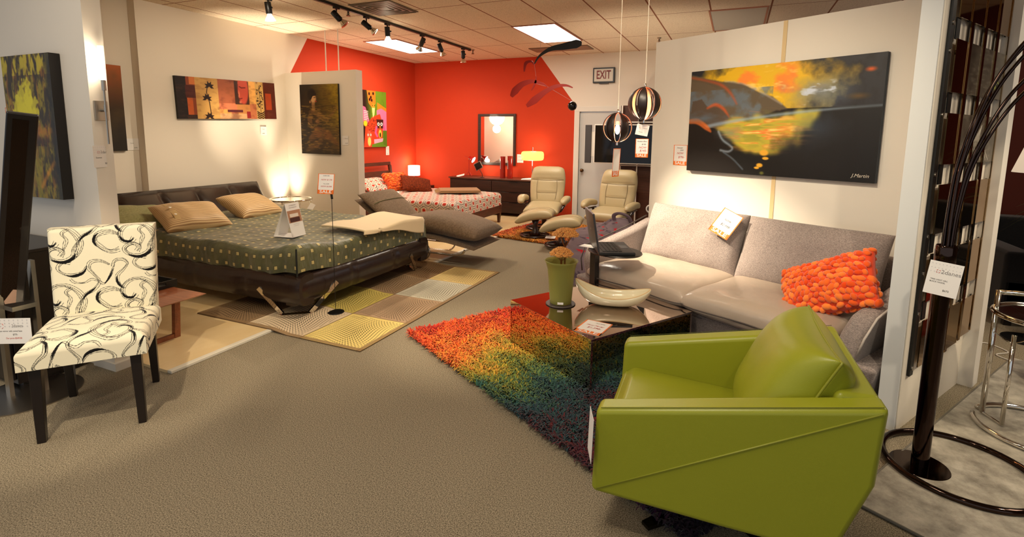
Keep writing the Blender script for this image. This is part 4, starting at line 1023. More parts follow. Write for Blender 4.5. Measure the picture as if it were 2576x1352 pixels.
# bench with tray between the chair and the bed
M_teak = wood('reddish_wood', S(126, 68, 40), S(160, 92, 56), .35, (2, 24, 24), 2, .2)
t = thing('coffee_bench', 'low reddish wooden bench with slanted end legs by the bed', 'bench', (-4.0, 2.17, .018))
MB().hexa([(-.55, -.20, .33), (.60, -.20, .33), (.60, .17, .33), (-.55, .17, .33)], [(-.55, -.20, .352), (.65, -.20, .352), (.65, .17, .352), (-.55, .17, .352)]).build('top', M_teak, t, bevel=.004)
for x in (-.42, .34):
    b = MB(); b.hexa([(x, -.14, 0), (x+.035, -.14, 0), (x+.035, -.10, 0), (x, -.10, 0)], [(x, -.16, .33), (x+.035, -.16, .33), (x+.035, -.12, .33), (x, -.12, .33)]); b.build('leg', M_teak, t)
    b = MB(); b.hexa([(x, .10, 0), (x+.035, .10, 0), (x+.035, .14, 0), (x, .14, 0)], [(x, .12, .33), (x+.035, .12, .33), (x+.035, .16, .33), (x, .16, .33)]); b.build('leg', M_teak, t)
    MB().box((x+.005, -.1, .0), (x+.03, .1, .03)).build('foot_rail', M_teak, t)
t = thing('serving_tray', 'black rectangular tray with cut-out handles on the wooden bench', 'tray', (-4.02, 2.23, .372), 0)
b = MB(); b.box((-.26, -.10, 0), (.30, .13, .008)); b.build('tray_bottom', M_black, t)
for nm, q in (('rim', ((-.26, -.11, 0), (.30, -.10, .05))), ('rim', ((-.26, .13, 0), (.30, .14, .05)))): MB().box(*q).build(nm, M_black, t, bevel=.002)
for x in (-.27, .30):
    b = MB(); b.box((x, -.11, 0), (x+.01, .14, .022)); b.box((x, -.11, .04), (x+.01, .14, .052)); b.box((x, -.11, .022), (x+.01, -.03, .04)); b.box((x, .06, .022), (x+.01, .14, .04)); b.build('handle_side', M_black, t)
card('sale_card', 'sale card lying on the wooden bench in front of the black tray', 'price tag', (-3.78, 2.035, .3725), (.9, .25, 0), (-.25, .9, 0), .26, .1, 'sale', (('NOW $149', .3, .05, .15, M_inkred, .3),))

# ================================================================== chaise longue
M_cord = fabric('taupe_suede', S(128, 106, 82), S(104, 84, 62), 60, bs=.15)
t = thing('chaise_longue', 'grey-brown suede chaise longue with chrome tube base behind the bed', 'chaise longue', (-3.4, 5.28, 0))
path = smoothpath([(-.86, 0, .66), (-.62, 0, .49), (-.36, 0, .27), (-.15, 0, .235), (.15, 0, .275), (.45, 0, .245), (.80, 0, .185)], 10)
def pad(name, z0, th, x0, x1, hw, ears, parent, seams=()):
    P = path[x0:x1]; n = len(P); rows = []
    for i, p in enumerate(P):
        q0 = P[max(i-1, 0)]; q1 = P[min(i+1, n-1)]; tn = (q1-q0).normalized(); nn = Vector((-tn.z, 0, tn.x))
        f = i/(n-1)*2-1; T = max(0, 1-abs(f)**4)**.5
        row = []
        for k in range(32):
            a = 2*PI*k/32; cy, cz = math.cos(a), math.sin(a)
            yy = math.copysign(abs(cy)**.45, cy)*hw*(1-ears*(1-abs(f))); zz = math.copysign(abs(cz)**.8, cz)*th/2*T*(1-.55*abs(cy)**3)+.0
            v = p+nn*(z0+th/2+zz); row.append((v.x, v.y+yy, v.z))
        row.append(row[0]); rows.append(row)
    b = MB(); b.grid(rows); b.add(rows[0][:-1], [tuple(range(32))]); b.add(rows[-1][:-1], [tuple(range(32))])
    return b.build(name, M_cord, parent, smooth=True)
pad('lower_pad', 0, .075, 0, len(path), .36, .02, t)
up_c = pad('back_cushion', .055, .13, 0, 24, .36, .03, t); pad('seat_cushion', .062, .235, 21, len(path), .37, .03, t)
b = MB(); p = path[8]; q = path[9]; nn = Vector((-(q-p).normalized().z, 0, (q-p).normalized().x)); b.tube([tuple(p+nn*.19+Vector((0, yy, -abs(yy)**3*.8))) for yy in np.linspace(-.33, .33, 20)], .004, 6); b.build('seam', M_seam, up_c)
for s in (-.30, .30):
    b = MB(); b.tube(smoothpath([(.66, s, .20), (.62, s, .15), (.50, s, .13), (.3, s, .13), (-.3, s, .13), (-.5, s, .20)], 8), .012, 10)
    b.build('upper_tube', M_chrome, t, smooth=True)
    b = MB(); b.tube(smoothpath([(-.1, s, .25), (.06, s, .27), (.17, s, .20), (.19, s, .10), (.12, s, .03), (0, s, .013), (-.3, s, .013), (-.5, s, .013)], 8), .012, 10)
    b.build('floor_runner', M_chrome, t, smooth=True)
MB().cyl((-.5, -.30, .013), (-.5, .30, .013), .011, 10).build('cross_tube', M_chrome, t, smooth=True)

# round glass table in the corner
t = thing('side_table', 'round glass table with chrome rim in the corner behind the bed', 'side table', (-5.50, 5.12, .018))
a_ = [(.27*math.cos(2*PI*k/48), .27*math.sin(2*PI*k/48), .585) for k in range(48)]
MB().tube(a_, .012, 10, closed=True).build('chrome_rim', M_chrome, t, smooth=True)
MB().lathe([(.001, .58), (.265, .58), (.265, .588), (.001, .588)], 48).build('glass_top', M_glass, t)
for k in (0, 1, 2, 3):
    a = k*PI/2+.4; MB().cyl((.27*math.cos(a), .27*math.sin(a), .0), (.27*math.cos(a), .27*math.sin(a), .58), .009, 10).build('leg', M_chrome, t, smooth=True)
card('price_tag', 'small price tag on the bed corner under the glass table', 'price tag', (-4.72, 4.70, .60), (.8, -.3, -.1), (-.3, .5, .6), .13, .09, 'plain')

# ================================================================== second bed
M_walnut = wood('walnut', S(66, 32, 20), S(98, 54, 34), .4, (3, 3, 30), 2, .15)
bed2 = thing('bed', 'walnut platform bed with slatted headboard at the red wall', 'bed', (-4.8, 7.05, .0185))
MB().box((-1.05, -.80, .17), (1.2, .80, .30)).build('frame', M_walnut, bed2, bevel=.006)
for (x, y) in ((1.15, -.78), (1.15, .74)): MB().hexa([(x+.0, y, 0), (x+.035, y, 0), (x+.035, y+.04, 0), (x, y+.04, 0)], [(x-.01, y-.01, .31), (x+.06, y-.01, .31), (x+.06, y+.05, .31), (x-.01, y+.05, .31)]).build('leg', M_walnut, bed2)
for (x, y) in ((-1.0, -.78), (-1.0, .74)): MB().box((x, y, 0), (x+.04, y+.04, .17)).build('leg', M_walnut, bed2)
def hbx(z): return -1.10-(z-.3)*.12
def hb(y0, y1, z0, z1, nm, th=.03):
    return MB().hexa([(hbx(z0), y0, z0), (hbx(z0)+th, y0, z0), (hbx(z0)+th, y1, z0), (hbx(z0), y1, z0)], [(hbx(z1), y0, z1), (hbx(z1)+th, y0, z1), (hbx(z1)+th, y1, z1), (hbx(z1), y1, z1)]).build(nm, M_walnut, bed2, bevel=.004)
hb(-.84, .84, .25, .80, 'headboard_panel'); hb(-.86, .88, .90, .96, 'headboard_top_rail'); hb(.82, .88, .10, .90, 'headboard_post', .045); hb(-.88, -.82, .10, .90, 'headboard_post', .045)
MB().box((-1.0, -.74, .30), (1.13, .74, .46)).build('mattress', mat('mattress_cotton', S(230, 222, 206), .9), bed2, bevel=.05)
def hexcol(Sx, Ty, p=.135):
    x = Sx/p; y = Ty/p; r3 = math.sqrt(3)
    ax_ = np.mod(x, 1)-.5; ay_ = np.mod(y, r3)-r3/2; bx_ = np.mod(x-.5, 1)-.5; by_ = np.mod(y-r3/2, r3)-r3/2
    sel = (ax_**2+ay_**2) < (bx_**2+by_**2); gx = np.abs(np.where(sel, ax_, bx_)); gy = np.abs(np.where(sel, ay_, by_))
    d = np.maximum(gx, gx*.5+gy*r3/2)
    C = np.zeros(Sx.shape+(3,))+np.array(S(226, 208, 188)[:3]); g = np.array(S(88, 84, 84)[:3]); rr = np.array(S(196, 48, 24)[:3])
    C[(d > .36) & (d < .43)] = g; C[d < .19] = rr; C[d < .04] = np.array(S(150, 30, 14)[:3]); return C
M_hex = vcol('hexagon_print_cotton', .85, .2, .2, 60, .1)
t = thing('duvet', 'white duvet with red and grey hexagons on the walnut bed', 'duvet', (-4.8, 7.05, 0))
drape('printed_cover', -5.8, -3.62, 6.26, 7.84, .535, .22, .01, t, (-4.8, 7.05), M_hex, hexcol, 31, .03, lambda X, Y, e: .03*np.exp(-((X+5.6)/.3)**2))
def hexpillow():
    t = thing('pillow', 'hexagon print pillow at the headboard of the walnut bed', 'pillow', (-5.52, 6.95, .64), rot=(0, math.radians(22), 0))
    n = 60; P = np.zeros((n, 2*n, 3)); 
    for i in range(n):
        for j in range(2*n):
            u = math.sin((i/(n-1)*2-1)*PI/2); ph = j/(2*n-1)*2*PI; 
            v = math.cos(ph); T = math.sin(ph)*(max(0, 1-abs(u)**3))**.5*.08
            P[i, j] = (v*.24*(1-.06*(1-u*u)), u*.36*(1-.05*(1-v*v)), T)
    colgrid('pillow_cover', P, hexcol(P[..., 1]+.02, P[..., 0]+np.sign(P[..., 2])*.01), M_hex, t)
hexpillow()
petal_cushion('cushion', 'orange ruffled cushion beside the brown cushion on the walnut bed', frame_from((-5.28, 7.22, .68), (.25, .95, .0), (-.6, .15, .75)), .48, .36, .16, .04, S(252, 128, 40), S(214, 74, 10))
t = thing('cushion', 'dark rust brown velvet cushion on the walnut bed', 'cushion'); t.matrix_world = frame_from((-4.93, 7.28, .645), (.62, .75, -.18), (-.6, .45, .55))
b = MB(); b.pillow(.54, .38, .18, 24, 2.4, .5, .07, .1); b.build('cushion_cover', fabric('rust_velvet', S(126, 50, 20), S(84, 32, 12), 40, sheen=0), t, smooth=True)
t = thing('throw_blanket', 'folded tan throw with fringe on the hexagon duvet', 'blanket', (-4.2, 7.85-.42, .56), math.radians(35))
b = MB()
for k in range(4): b.box((-.34+.008*k, -.27+.01*k, .0+.009*k), (.34, .27, .008+.009*k))
b.build('folded_cloth', fabric('tan_wool', S(170, 132, 88), S(148, 110, 70), 120), t, bevel=.005)
b = MB(); rnd = random.Random(2)
for k in range(40):
    y = -.25+.5*k/39; b.tube([(-.33, y, .02), (-.36, y+rnd.uniform(-.01, .01), .01), (-.39, y+rnd.uniform(-.02, .02), .002)], .003, 4)
b.build('fringe', mat('tan_fringe', S(160, 122, 80), .9), t)
card('price_tag', 'paper sheet lying on the hexagon duvet above the chaise headrest', 'price tag', (-4.95, 6.55, .585), (.8, .5, -.05), (-.45, .8, .1), .3, .2, 'plain')

# ================================================================== dresser group
t = thing('dresser', 'long dark walnut dresser with drawers against the red wall', 'dresser', (-4.09, 8.70, .018))
MB().box((-.89, -.22, .06), (.89, .24, .66)).build('body', M_dark, t, bevel=.004)
MB().box((-.91, -.25, .66), (.91, .25, .685)).build('top_board', M_walnut, t, bevel=.004)
for i in range(2):
    for j in range(3):
        x0 = -.87+i*.875; z0 = .08+j*.19
        dr = MB().box((x0, -.24, z0), (x0+.865, -.22, z0+.18)).build('drawer', M_dark, t, bevel=.003)
        MB().box((x0+.35, -.243, z0+.165), (x0+.52, -.239, z0+.18)).build('finger_pull', M_espresso, dr)
for x in (-.85, .8): MB().box((x, -.18, 0), (x+.05, .2, .06)).build('foot', M_espresso, t)
ZD = .704
t = thing('wall_mirror', 'dark framed wall mirror above the dresser', 'mirror', (-4.235, 8.995, 1.41))
w, h = .40, .49
for nm, q in (('side', ((-w, -.03, -h), (-w+.05, 0, h))), ('side', ((w-.05, -.03, -h), (w, 0, h))), ('top', ((-w+.05, -.03, h-.05), (w-.05, 0, h))), ('bottom', ((-w+.05, -.03, -h), (w-.05, 0, -h+.05)))): MB().box(*q).build('frame_'+nm, M_dark, t, bevel=.003)
MB().box((-w+.05, -.012, -h+.05), (w-.05, -.008, h-.05)).build('mirror_glass', mat('silver_mirror', S(240, 238, 235), .01, 1), t)
M_redmet = mat('red_enamel', S(170, 22, 14), .3, coat=.4)
t = thing('desk_lamp', 'red tripod desk lamp with a lit head on the dresser', 'lamp', (-4.70, 8.72, ZD))
for k in range(3):
    a = k*2*PI/3-.4; MB().cyl((0, 0, .09), (math.cos(a)*.09, math.sin(a)*.07, 0.004), .005, 8).build('leg', M_redmet, t)
MB().cyl((0, 0, .09), (0, 0, .33), .006, 10).build('pole', M_redmet, t)
MB().ell((0, 0, .335), .013, 12, 8).build('joint', M_chrome, t, smooth=True)
MB().cyl((-.10, 0, .385), (.05, 0, .345), .004, 8).build('arm_rod', M_redmet, t)
b = MB(); b.T = Matrix.Translation((.05, -.01, .345)) @ Matrix.Rotation(math.radians(118), 4, 'Y'); b.lathe([(.001, -.04), (.03, -.035), (.034, 0), (.05, .03), (.066, .065), (.06, .065), (.045, .03), (.001, .0)], 24); b.build('lamp_shade', M_redmet, t, smooth=True)
b = MB(); b.T = Matrix.Translation((.05, -.01, .345)) @ Matrix.Rotation(math.radians(118), 4, 'Y'); b.lathe([(.001, .06), (.058, .062), (.001, .066)], 24); b.build('glowing_face', bulb('lamp_face', (1, .9, .7, 1), 9), t, smooth=True)
spot('desk_lamp_light', (-4.57, 8.70, .985), (-4.1, 8.95, .80), 10, 120, .9)
t = thing('tablet', 'small tilted tablet on a black bendy stand on the dresser', 'tablet', (-4.33, 8.56, ZD))
MB().lathe([(.001, 0), (.04, 0), (.04, .006), (.001, .008)], 20).build('stand_base', M_black, t)
MB().tube(smoothpath([(0, 0, .006), (.0, 0, .05), (-.02, 0, .09), (-.06, 0, .15)], 6), .006, 8).build('stand_neck', M_black, t, smooth=True)
b = MB(); b.T = Matrix.Translation((-.08, -.01, .215)) @ Matrix.Rotation(math.radians(-28), 4, 'Y'); b.box((-.08, -.006, -.07), (.08, .006, .07)); b.build('casing', M_brushed, t, bevel=.004)
b = MB(); b.T = Matrix.Translation((-.08, -.01, .215)) @ Matrix.Rotation(math.radians(-28), 4, 'Y'); b.box((-.068, -.0072, -.06), (.068, -.006, .06)); b.build('screen', mat('black_screen', S(10, 9, 10), .15), t)
for x, h_, lab in ((-3.965, .40, 'tall red cylinder vase nearest the mirror centre on the dresser'), (-3.815, .41, 'tall red cylinder vase nearer the yellow lamp on the dresser')):
    t = thing('cylinder_vase', lab, 'vase', (x, 8.68, ZD), 0, 'red cylinder vases on the dresser')
    MB().lathe([(.001, 0), (.05, 0), (.051, .004), (.05, h_), (.045, h_), (.045, .01), (.001, .01)], 32).build('vase_body', mat('red_lacquer', S(150, 26, 12), .2, coat=.6), t, smooth=True, auto=40)
    MB().box((-.03, -.0525, h_*.42), (-.018, -.049, h_*.8)).build('paper_label', M_grey, t)
t = thing('table_lamp', 'table lamp with wide glowing yellow shade on the dresser', 'lamp', (-3.38, 8.70, ZD))
MB().lathe([(.001, 0), (.08, 0), (.08, .012), (.012, .02), (.001, .02)], 32).build('base', M_chrome, t, smooth=True, auto=40)
MB().cyl((0, 0, .015), (0, 0, .58), .008, 12).build('stem', M_chrome, t)
MB().lathe([(.001, .345), (.17, .345), (.195, .355), (.207, .39), (.207, .46), (.195, .495), (.17, .505), (.001, .505)], 48).build('lamp_shade', mat('yellow_shade', S(250, 190, 60), .4, emit=(1, .66, .16, 1), es=1.5), t, smooth=True)
point('table_lamp_light', (-3.38, 8.62, ZD+.29), 5, .06)
point('table_lamp_light', (-3.38, 8.75, ZD+.56), 2.5, .06)
t = thing('nightstand', 'small dark nightstand between the walnut bed and the red corner', 'nightstand', (-5.86, 8.62, .018))
MB().box((-.2, -.2, .12), (.25, .3, .45)).build('body', M_dark, t, bevel=.004)
dr = MB().box((-.18, -.212, .28), (.23, -.2, .43)).build('drawer', M_dark, t); MB().cyl((.02, -.225, .355), (.02, -.212, .355), .01, 12).build('knob', M_brushed, dr)
for (x, y) in ((-.18, -.18), (.2, -.18), (-.18, .25), (.2, .25)): MB().box((x, y, 0), (x+.03, y+.03, .12)).build('leg', M_dark, t)
t = thing('table_lamp', 'small lamp with glowing white shade in the red corner', 'lamp', (-5.95, 8.70, .468))
MB().lathe([(.001, 0), (.06, 0), (.06, .01), (.01, .016), (.008, .22), (.001, .22)], 24).build('base', M_brushed, t, smooth=True, auto=40)
MB().lathe([(.115, .20), (.118, .20), (.118, .40), (.115, .40), (.001, .395), (.001, .205)], 36).build('lamp_shade', bulb('white_shade_lit', (1, .86, .66, 1), 3.2), t, smooth=True, auto=40)
point('table_lamp_light', (-5.80, 8.52, .78), 5, .08); point('table_lamp_light', (-5.95, 8.70, .95), 3, .06)
card('price_card', 'white price card lying beside the red desk lamp on the dresser', 'price tag', (-4.80, 8.56, ZD+.02), (.9, .3, .25), (-.2, .9, .3), .16, .1, 'plain')
t = thing('book', 'thin open white booklet on the dresser under the yellow lamp', 'book', (-3.42, 8.58, ZD), math.radians(12))
MB().box((-.11, -.08, 0), (.11, .08, .008)).build('pages', M_paper, t); MB().hexa([(-.11, -.08, .009), (.11, -.08, .009), (.11, .08, .009), (-.11, .08, .009)], [(-.10, -.08, .011), (.12, -.07, .03), (.12, .08, .03), (-.10, .08, .011)]).build('cover', M_paper, t)
card('price_card', 'white price card on the red wall right of the mirror', 'price tag', (-3.745, 8.996, 1.06), (1, 0, 0), (0, 0, 1), .13, .16, 'plain', (('NOW $498', .12, 0, -.2, M_ink, 0), ('Wall mirror', .1, 0, .2, M_ink, 0)))
# shell pendant that shows in the mirror
t = thing('shell_pendant', 'round white shell pendant lamp reflected in the wall mirror', 'pendant lamp', (-5.55, 6.19, 1.93))
b = MB(); rnd = random.Random(8)
for k in range(150):
    z = 1-2*(k+.5)/150; r = math.sqrt(1-z*z); a = k*2.39996; b.ell((r*math.cos(a)*.17, r*math.sin(a)*.17, z*.17), (.035, .035, .022), 7, 5)
b.build('shade', bulb('shell_lit', (1, .84, .58, 1), 1.6), t, smooth=True); MB().cyl((0, 0, .17), (0, 0, 1.03), .003, 6).build('cord', M_paper, t)
point('shell_pendant_light', (-5.55, 6.2, 1.65), 8, .1); point('shell_pendant_light', (-5.5, 6.45, 1.95), 12, .1)

# ================================================================== recliners and footstools
M_cream = leather('cream_leather', S(184, 166, 126), .42, 300, .1, .5, 0, .5)
M_creamd = mat('leather_seam', S(110, 92, 60), .7)
M_wood_d = mat('dark_base_wood', S(44, 24, 18), .3, coat=.4)
def recliner(loc, rz, lab):
    t = thing('recliner', lab, 'recliner', loc, rz)
    b = MB(); b.tube([(.27*math.cos(2*PI*k/48), .27*math.sin(2*PI*k/48), .022) for k in range(48)], .028, 8, closed=True, flat=.8); b.build('base_ring', M_wood_d, t, smooth=True)
    b = MB(); b.box((-.27, -.03, .01), (.27, .03, .035)); b.cyl((0, 0, .02), (0, 0, .30), .035, 16, .05); b.build('pedestal', M_wood_d, t, smooth=True, auto=40)
    MB().box((-.22, -.2, .27), (.22, .2, .30)).build('seat_plate', M_wood_d, t, bevel=.01)
    b = MB(); b.T = Matrix.Translation((0, -.08, .385)) @ Matrix.Rotation(math.radians(6), 4, 'X'); b.pillow(.56, .60, .19, 26, 4, .36, .03, .05); b.build('seat', M_cream, t, smooth=True)
    T = Matrix.Translation((0, .20, .40)) @ Matrix.Rotation(math.radians(72), 4, 'X')
    def surf(v):   # half width along height
        return .26+.035*math.sin(min(1, v/.45)*PI*.5) if v < .45 else .295-.055*((v-.45)/.30)**2
    P1 = []; 
    for sg in (1, -1):
        P = []
        for i in range(41):
            v = i/40*.74; hw = surf(v)*(1 if v < .68 else math.sqrt(max(.0, 1-((v-.68)/.062)**2))*.45+.55) if v < .742 else .1
            endf = max(0, 1-abs(i/20-1)**7)**.4
            row = []
            for j in range(31):
                u = math.sin((j/30*2-1)*PI/2); T_ = max(0, 1-abs(u)**4)**.42*endf*(.075 if sg > 0 else .05)
                if sg > 0:
                    T_ *= 1+(.28 if v > .50 else 0)*math.exp(-((v-.61)/.07)**2)-.22*math.exp(-((v-.47)/.018)**2)-.12*math.exp(-((v-.23)/.014)**2)*(abs(u) < .62)-.10*math.exp(-((abs(u)-.60)/.05)**2)*(v < .47)
                row.append(tuple(T @ Vector((u*hw, v, sg*T_))))
            P.append(row)
        P1.append(P if sg > 0 else P[::-1])
    b = MB(); b.grid(P1[0]); b.grid(P1[1]); bk = b.build('backrest', M_cream, t, smooth=True)
    def seamline(pts):
        s = MB(); s.tube(smoothpath([tuple(T @ Vector(p)) for p in pts], 5), .0028, 5); s.build('seam', M_creamd, bk)
    seamline([(-.27, .48, .045), (-.15, .465, .068), (0, .455, .071), (.15, .465, .068), (.27, .48, .045)])
    seamline([(-.16, .455, .07), (-.17, .3, .074), (-.15, .1, .068)]); seamline([(.16, .455, .07), (.17, .3, .074), (.15, .1, .068)]); seamline([(-.165, .23, .075), (0, .225, .077), (.165, .23, .075)])
    for s in (-1, 1):
        b = MB(); P = []
        for i in range(19):
            f = i/18; y = .26-f*.56; x = s*(.335+.03*math.sin(f*PI)); z = .52+.045*math.sin(f*PI*.9)-.02*f; e = max(.02, 1-abs(f*2-1)**5)**.5; row = []
            for k in range(17):
                a = 2*PI*k/16; row.append((x+math.copysign(abs(math.cos(a))**.7, math.cos(a))*.062*e, y, z+math.copysign(abs(math.sin(a))**.7, math.sin(a))*.058*e))
            P.append(row)
        b.grid(P); b.add(P[0][:-1], [tuple(range(16))]); b.add(P[-1][:-1], [tuple(range(16))]); ar = b.build('armrest', M_cream, t, smooth=True)
        c = MB(); c.tube(smoothpath([(s*.33, .22, .45), (s*.34, 0, .455), (s*.34, -.22, .47)], 5), .022, 8, flat=.6); c.tube([(s*.33, .1, .45), (s*.26, .08, .32), (s*.2, .05, .29)], .02, 8); c.build('arm_support', M_wood_d, t, smooth=True)
    return t
recliner((-2.72, 7.55, .028), math.radians(10), 'cream leather recliner in front of the dresser').scale = (.97, .91, .88)
recliner((-1.63, 7.40, .028), math.radians(-8), 'cream leather recliner in front of the white door and television').scale = (.97, .91, .88)
def footstool(loc, rz, lab):
    t = thing('footstool', lab, 'footstool', loc, rz)
    b = MB(); b.tube([(.205*math.cos(2*PI*k/40), .205*math.sin(2*PI*k/40), .022) for k in range(40)], .024, 8, closed=True, flat=.8); b.build('base_ring', M_wood_d, t, smooth=True)
    b = MB(); b.box((-.20, -.03, .01), (.20, .03, .032)); b.tube([(0, 0, .03), (0, 0, .08), (0, 0, .18), (0, 0, .26)], [.09, .045, .035, .06], 16); b.build('pedestal', M_wood_d, t, smooth=True)
    P1 = []
    for sg in (1, -1):
        P = []
        for i in range(29):
            u = math.sin((i/28*2-1)*PI/2); row = []
            for j in range(23):
                v = math.sin((j/22*2-1)*PI/2); T_ = max(0, 1-abs(u)**5)**.45*max(0, 1-abs(v)**4)**.38*.076
                row.append((u*.27, v*.21, .335+.055*u-.045*u*u+sg*T_-(.02 if sg < 0 else 0)*0))
            P.append(row)
        P1.append(P if sg > 0 else P[::-1])
    b = MB(); b.grid(P1[0]); b.grid(P1[1]); c = b.build('cushion', M_cream, t, smooth=True)
    s = MB()
    for v in (-.07, .07):
        s.tube([(u*.27, v, .335+.055*u-.045*u*u+max(0, 1-abs(u)**5)**.45*.0757) for u in np.linspace(-.93, .93, 16)], .0024, 5)
    s.build('seam', M_creamd, c)
    return t
footstool((-2.62, 6.90, .028), math.radians(12), 'cream leather footstool nearer the walnut bed')
footstool((-2.06, 6.42, .028), math.radians(10), 'cream leather footstool behind the dried flowers')
card('info_card', 'white card lying on the orange rug between the footstools', 'card', (-2.33, 6.75, .07), (1, .2, 0), (-.2, 1, 0.1), .14, .12, 'plain')

# television on its rack
t = thing('media_rack', 'tall dark brown rack with white metal rails behind the recliner', 'shelving', (-1.44, 8.5, 0))
MB().box((-.32, 0, .03), (.34, .03, 2.0)).build('back_panel', wood('rack_brown', S(66, 34, 18), S(86, 46, 26), .5), t)
M_rail = mat('white_metal', S(232, 222, 208), .3)
for x in (-.30, -.03, .32): MB().box((x, -.05, 0), (x+.02, -.03, 2.0)).build('upright', M_rail, t)
for z in (1.02, 1.72): MB().box((-.32, -.06, z), (.36, -.03, z+.02)).build('cross_rail', M_rail, t)
MB().box((-.32, -.045, 0), (.36, .03, .03)).build('plinth', M_black, t)
MB().hexa([(.05, -.02, 2.0), (.34, -.02, 2.0), (.34, .0, 2.0), (.05, .0, 2.0)], [(.325, -.02, 2.36), (.34, -.02, 2.36), (.34, 0, 2.36), (.325, 0, 2.36)]).build('triangular_top_panel', M_black, t)
t = thing('television', 'wide black television with a grey speaker bar on its left side', 'television', (-1.66, 8.27, 1.37))
MB().box((-.47, -.02, -.31), (.49, .03, .32)).build('casing', M_rail, t, bevel=.006)
MB().box((-.455, -.024, -.295), (.475, -.02, .305)).build('screen', mat('tv_screen', S(14, 9, 7), .06), t)
MB().box((-.62, -.03, -.31), (-.52, .02, .31)).build('speaker_bar', mat('speaker_grey', S(66, 62, 62), .6), t, bevel=.004)
MB().box((-.52, -.0, -.2), (-.47, .01, .2)).build('speaker_bracket', M_rail, t)
MB().box((-.1, .03, -.1), (.4, .235, .1)).build('wall_bracket', M_black, t)
t = thing('globe_ornament', 'black ball on the dark rack between the two pendants', 'ornament', (-1.44, 8.42, 1.86))
MB().ell((0, 0, 0), .07, 20, 12).build('ball', M_black, t, smooth=True); MB().cyl((0, 0, -.12), (0, 0, -.06), .02, 10).build('foot', M_black, t)
t = thing('robot_vacuum_stand', 'black and white gadget standing between recliner and sofa wall', 'gadget', (-1.05, 7.75, 0))
MB().lathe([(.001, 0), (.1, 0), (.1, .02), (.04, .05), (.035, .35), (.001, .36)], 24).build('stand', M_black, t, smooth=True)
MB().ell((0, 0, .44), (.10, .09, .085), 20, 14).build('head', M_black, t, smooth=True)
MB().tube([(.055*math.cos(2*PI*k/24)-.05, -.085, .44+.055*math.sin(2*PI*k/24)) for k in range(24)], .012, 8, closed=True).build('white_ring', mat('white_plastic', S(235, 230, 222), .3), t, smooth=True)
t.name = 'standing_gadget'

# ================================================================== pendants and mobile
M_slat = mat('dark_stained_veneer', S(34, 22, 18), .4); M_copper = mat('copper_lining', S(224, 130, 92), .4, .1)
def pendant(x, y, z, r, ring, lab, rz):
    t = thing('globe_pendant', lab, 'pendant lamp', (x, y, z), rz, 'globe pendants over the coffee table')
    MB().tube([(0, 0, r+.02), (0, 0, 2.93-z)], .0022, 6).build('cord', mat('pale_cord', S(214, 200, 180), .5) if 'pale_cord' not in bpy.data.materials else bpy.data.materials['pale_cord'], t)
    MB().cyl((0, 0, r-.005), (0, 0, r+.025), .01, 14, .006).build('cord_cap', M_chrome, t, smooth=True)
    for k in range(6):
        a0 = k*PI/3
        for rr, m_, nm, par in ((r, M_slat, 'slat', None), (r-.0022, M_copper, 'inner_lining', 1)):
            P = []
            for i in range(25):
                th = PI*(.03+.94*i/24); row = []
                for j in range(7):
                    w = (j/6*2-1)*.30*math.sin(th)**.25
                    row.append((rr*math.sin(th)*math.cos(a0+w), rr*math.sin(th)*math.sin(a0+w), rr*math.cos(th)))
                P.append(row)
            b = MB(); b.grid(P); o = b.build(nm, m_, t if par is None else last, smooth=True, solid=.0016)
            last = o if par is None else last
    for a, rr in ring:
        b = MB(); ci = math.cos(a); si = math.sin(a); b.tube([(rr*math.sin(2*PI*k/60)*ci, rr*math.sin(2*PI*k/60)*si, r*1.0*math.cos(2*PI*k/60)) for k in range(60)], .0055, 8, closed=True, flat=.5); b.build('ring', M_slat, t, smooth=True)
    MB().lathe([(.001, .045), (.012, .045), (.012, .02), (.001, .02)], 12).build('socket', M_chrome, t)
    MB().ell((0, 0, -.012), (.017, .017, .034), 16, 10).build('bulb', M_bulb, t, smooth=True)
    MB().cyl((0, 0, -r-.02), (0, 0, -r+.005), .008, 12).build('bottom_cap', M_chrome, t)
    point('pendant_light', (x, y, z-.055), 3.2, .012); return t
pendant(-.77, 3.62, 1.56, .102, ((.5, .112), (.8, .108)), 'lower globe pendant lamp of dark slats hanging left', .2)
pendant(-.595, 3.65, 1.725, .112, ((.45, .128), (.7, .125)), 'upper globe pendant lamp with wide outer rings', .55)
card('price_tag', 'narrow tag seen edge-on hanging below the lower pendant', 'price tag', (-.77, 3.62, 1.315), (.35, .93, 0), (.05, 0, 1), .09, .2, 'sale')
card('shop_tag', 'white shop tag hanging directly under the upper pendant', 'price tag', (-.605, 3.66, 1.545), (.97, .2, -.18), (.15, 0, 1), .085, .075, 'shop', (('Pendant', .11, -.1, -.2, M_ink, 0),))
card('sale_tag', 'orange bordered sale tag below the shop tag of the upper pendant', 'price tag', (-.60, 3.645, 1.42), (.97, .22, 0), (0, 0, 1), .088, .13, 'sale',
     (('Pendant Black', .09, 0, .36, M_ink, .3), ('$195-', .1, .15, .2, M_ink, .3), ('NOW', .15, .05, .03, M_inkred, .3), ('$145-', .16, .1, -.14, M_inkred, .3)))
for x, y, z0, z1 in ((-.77, 3.62, 1.41, 1.45), (-.6, 3.655, 1.58, 1.60)):
    tag(MB().tube(smoothpath([(x, y, z1), (x-.008, y, (z0+z1)/2), (x, y, z0)], 4), .001, 5).build('tag_string', M_ink), 'thin string holding the tag of the %s pendant' % ('lower' if z0 < 1.5 else 'upper'), 'string')

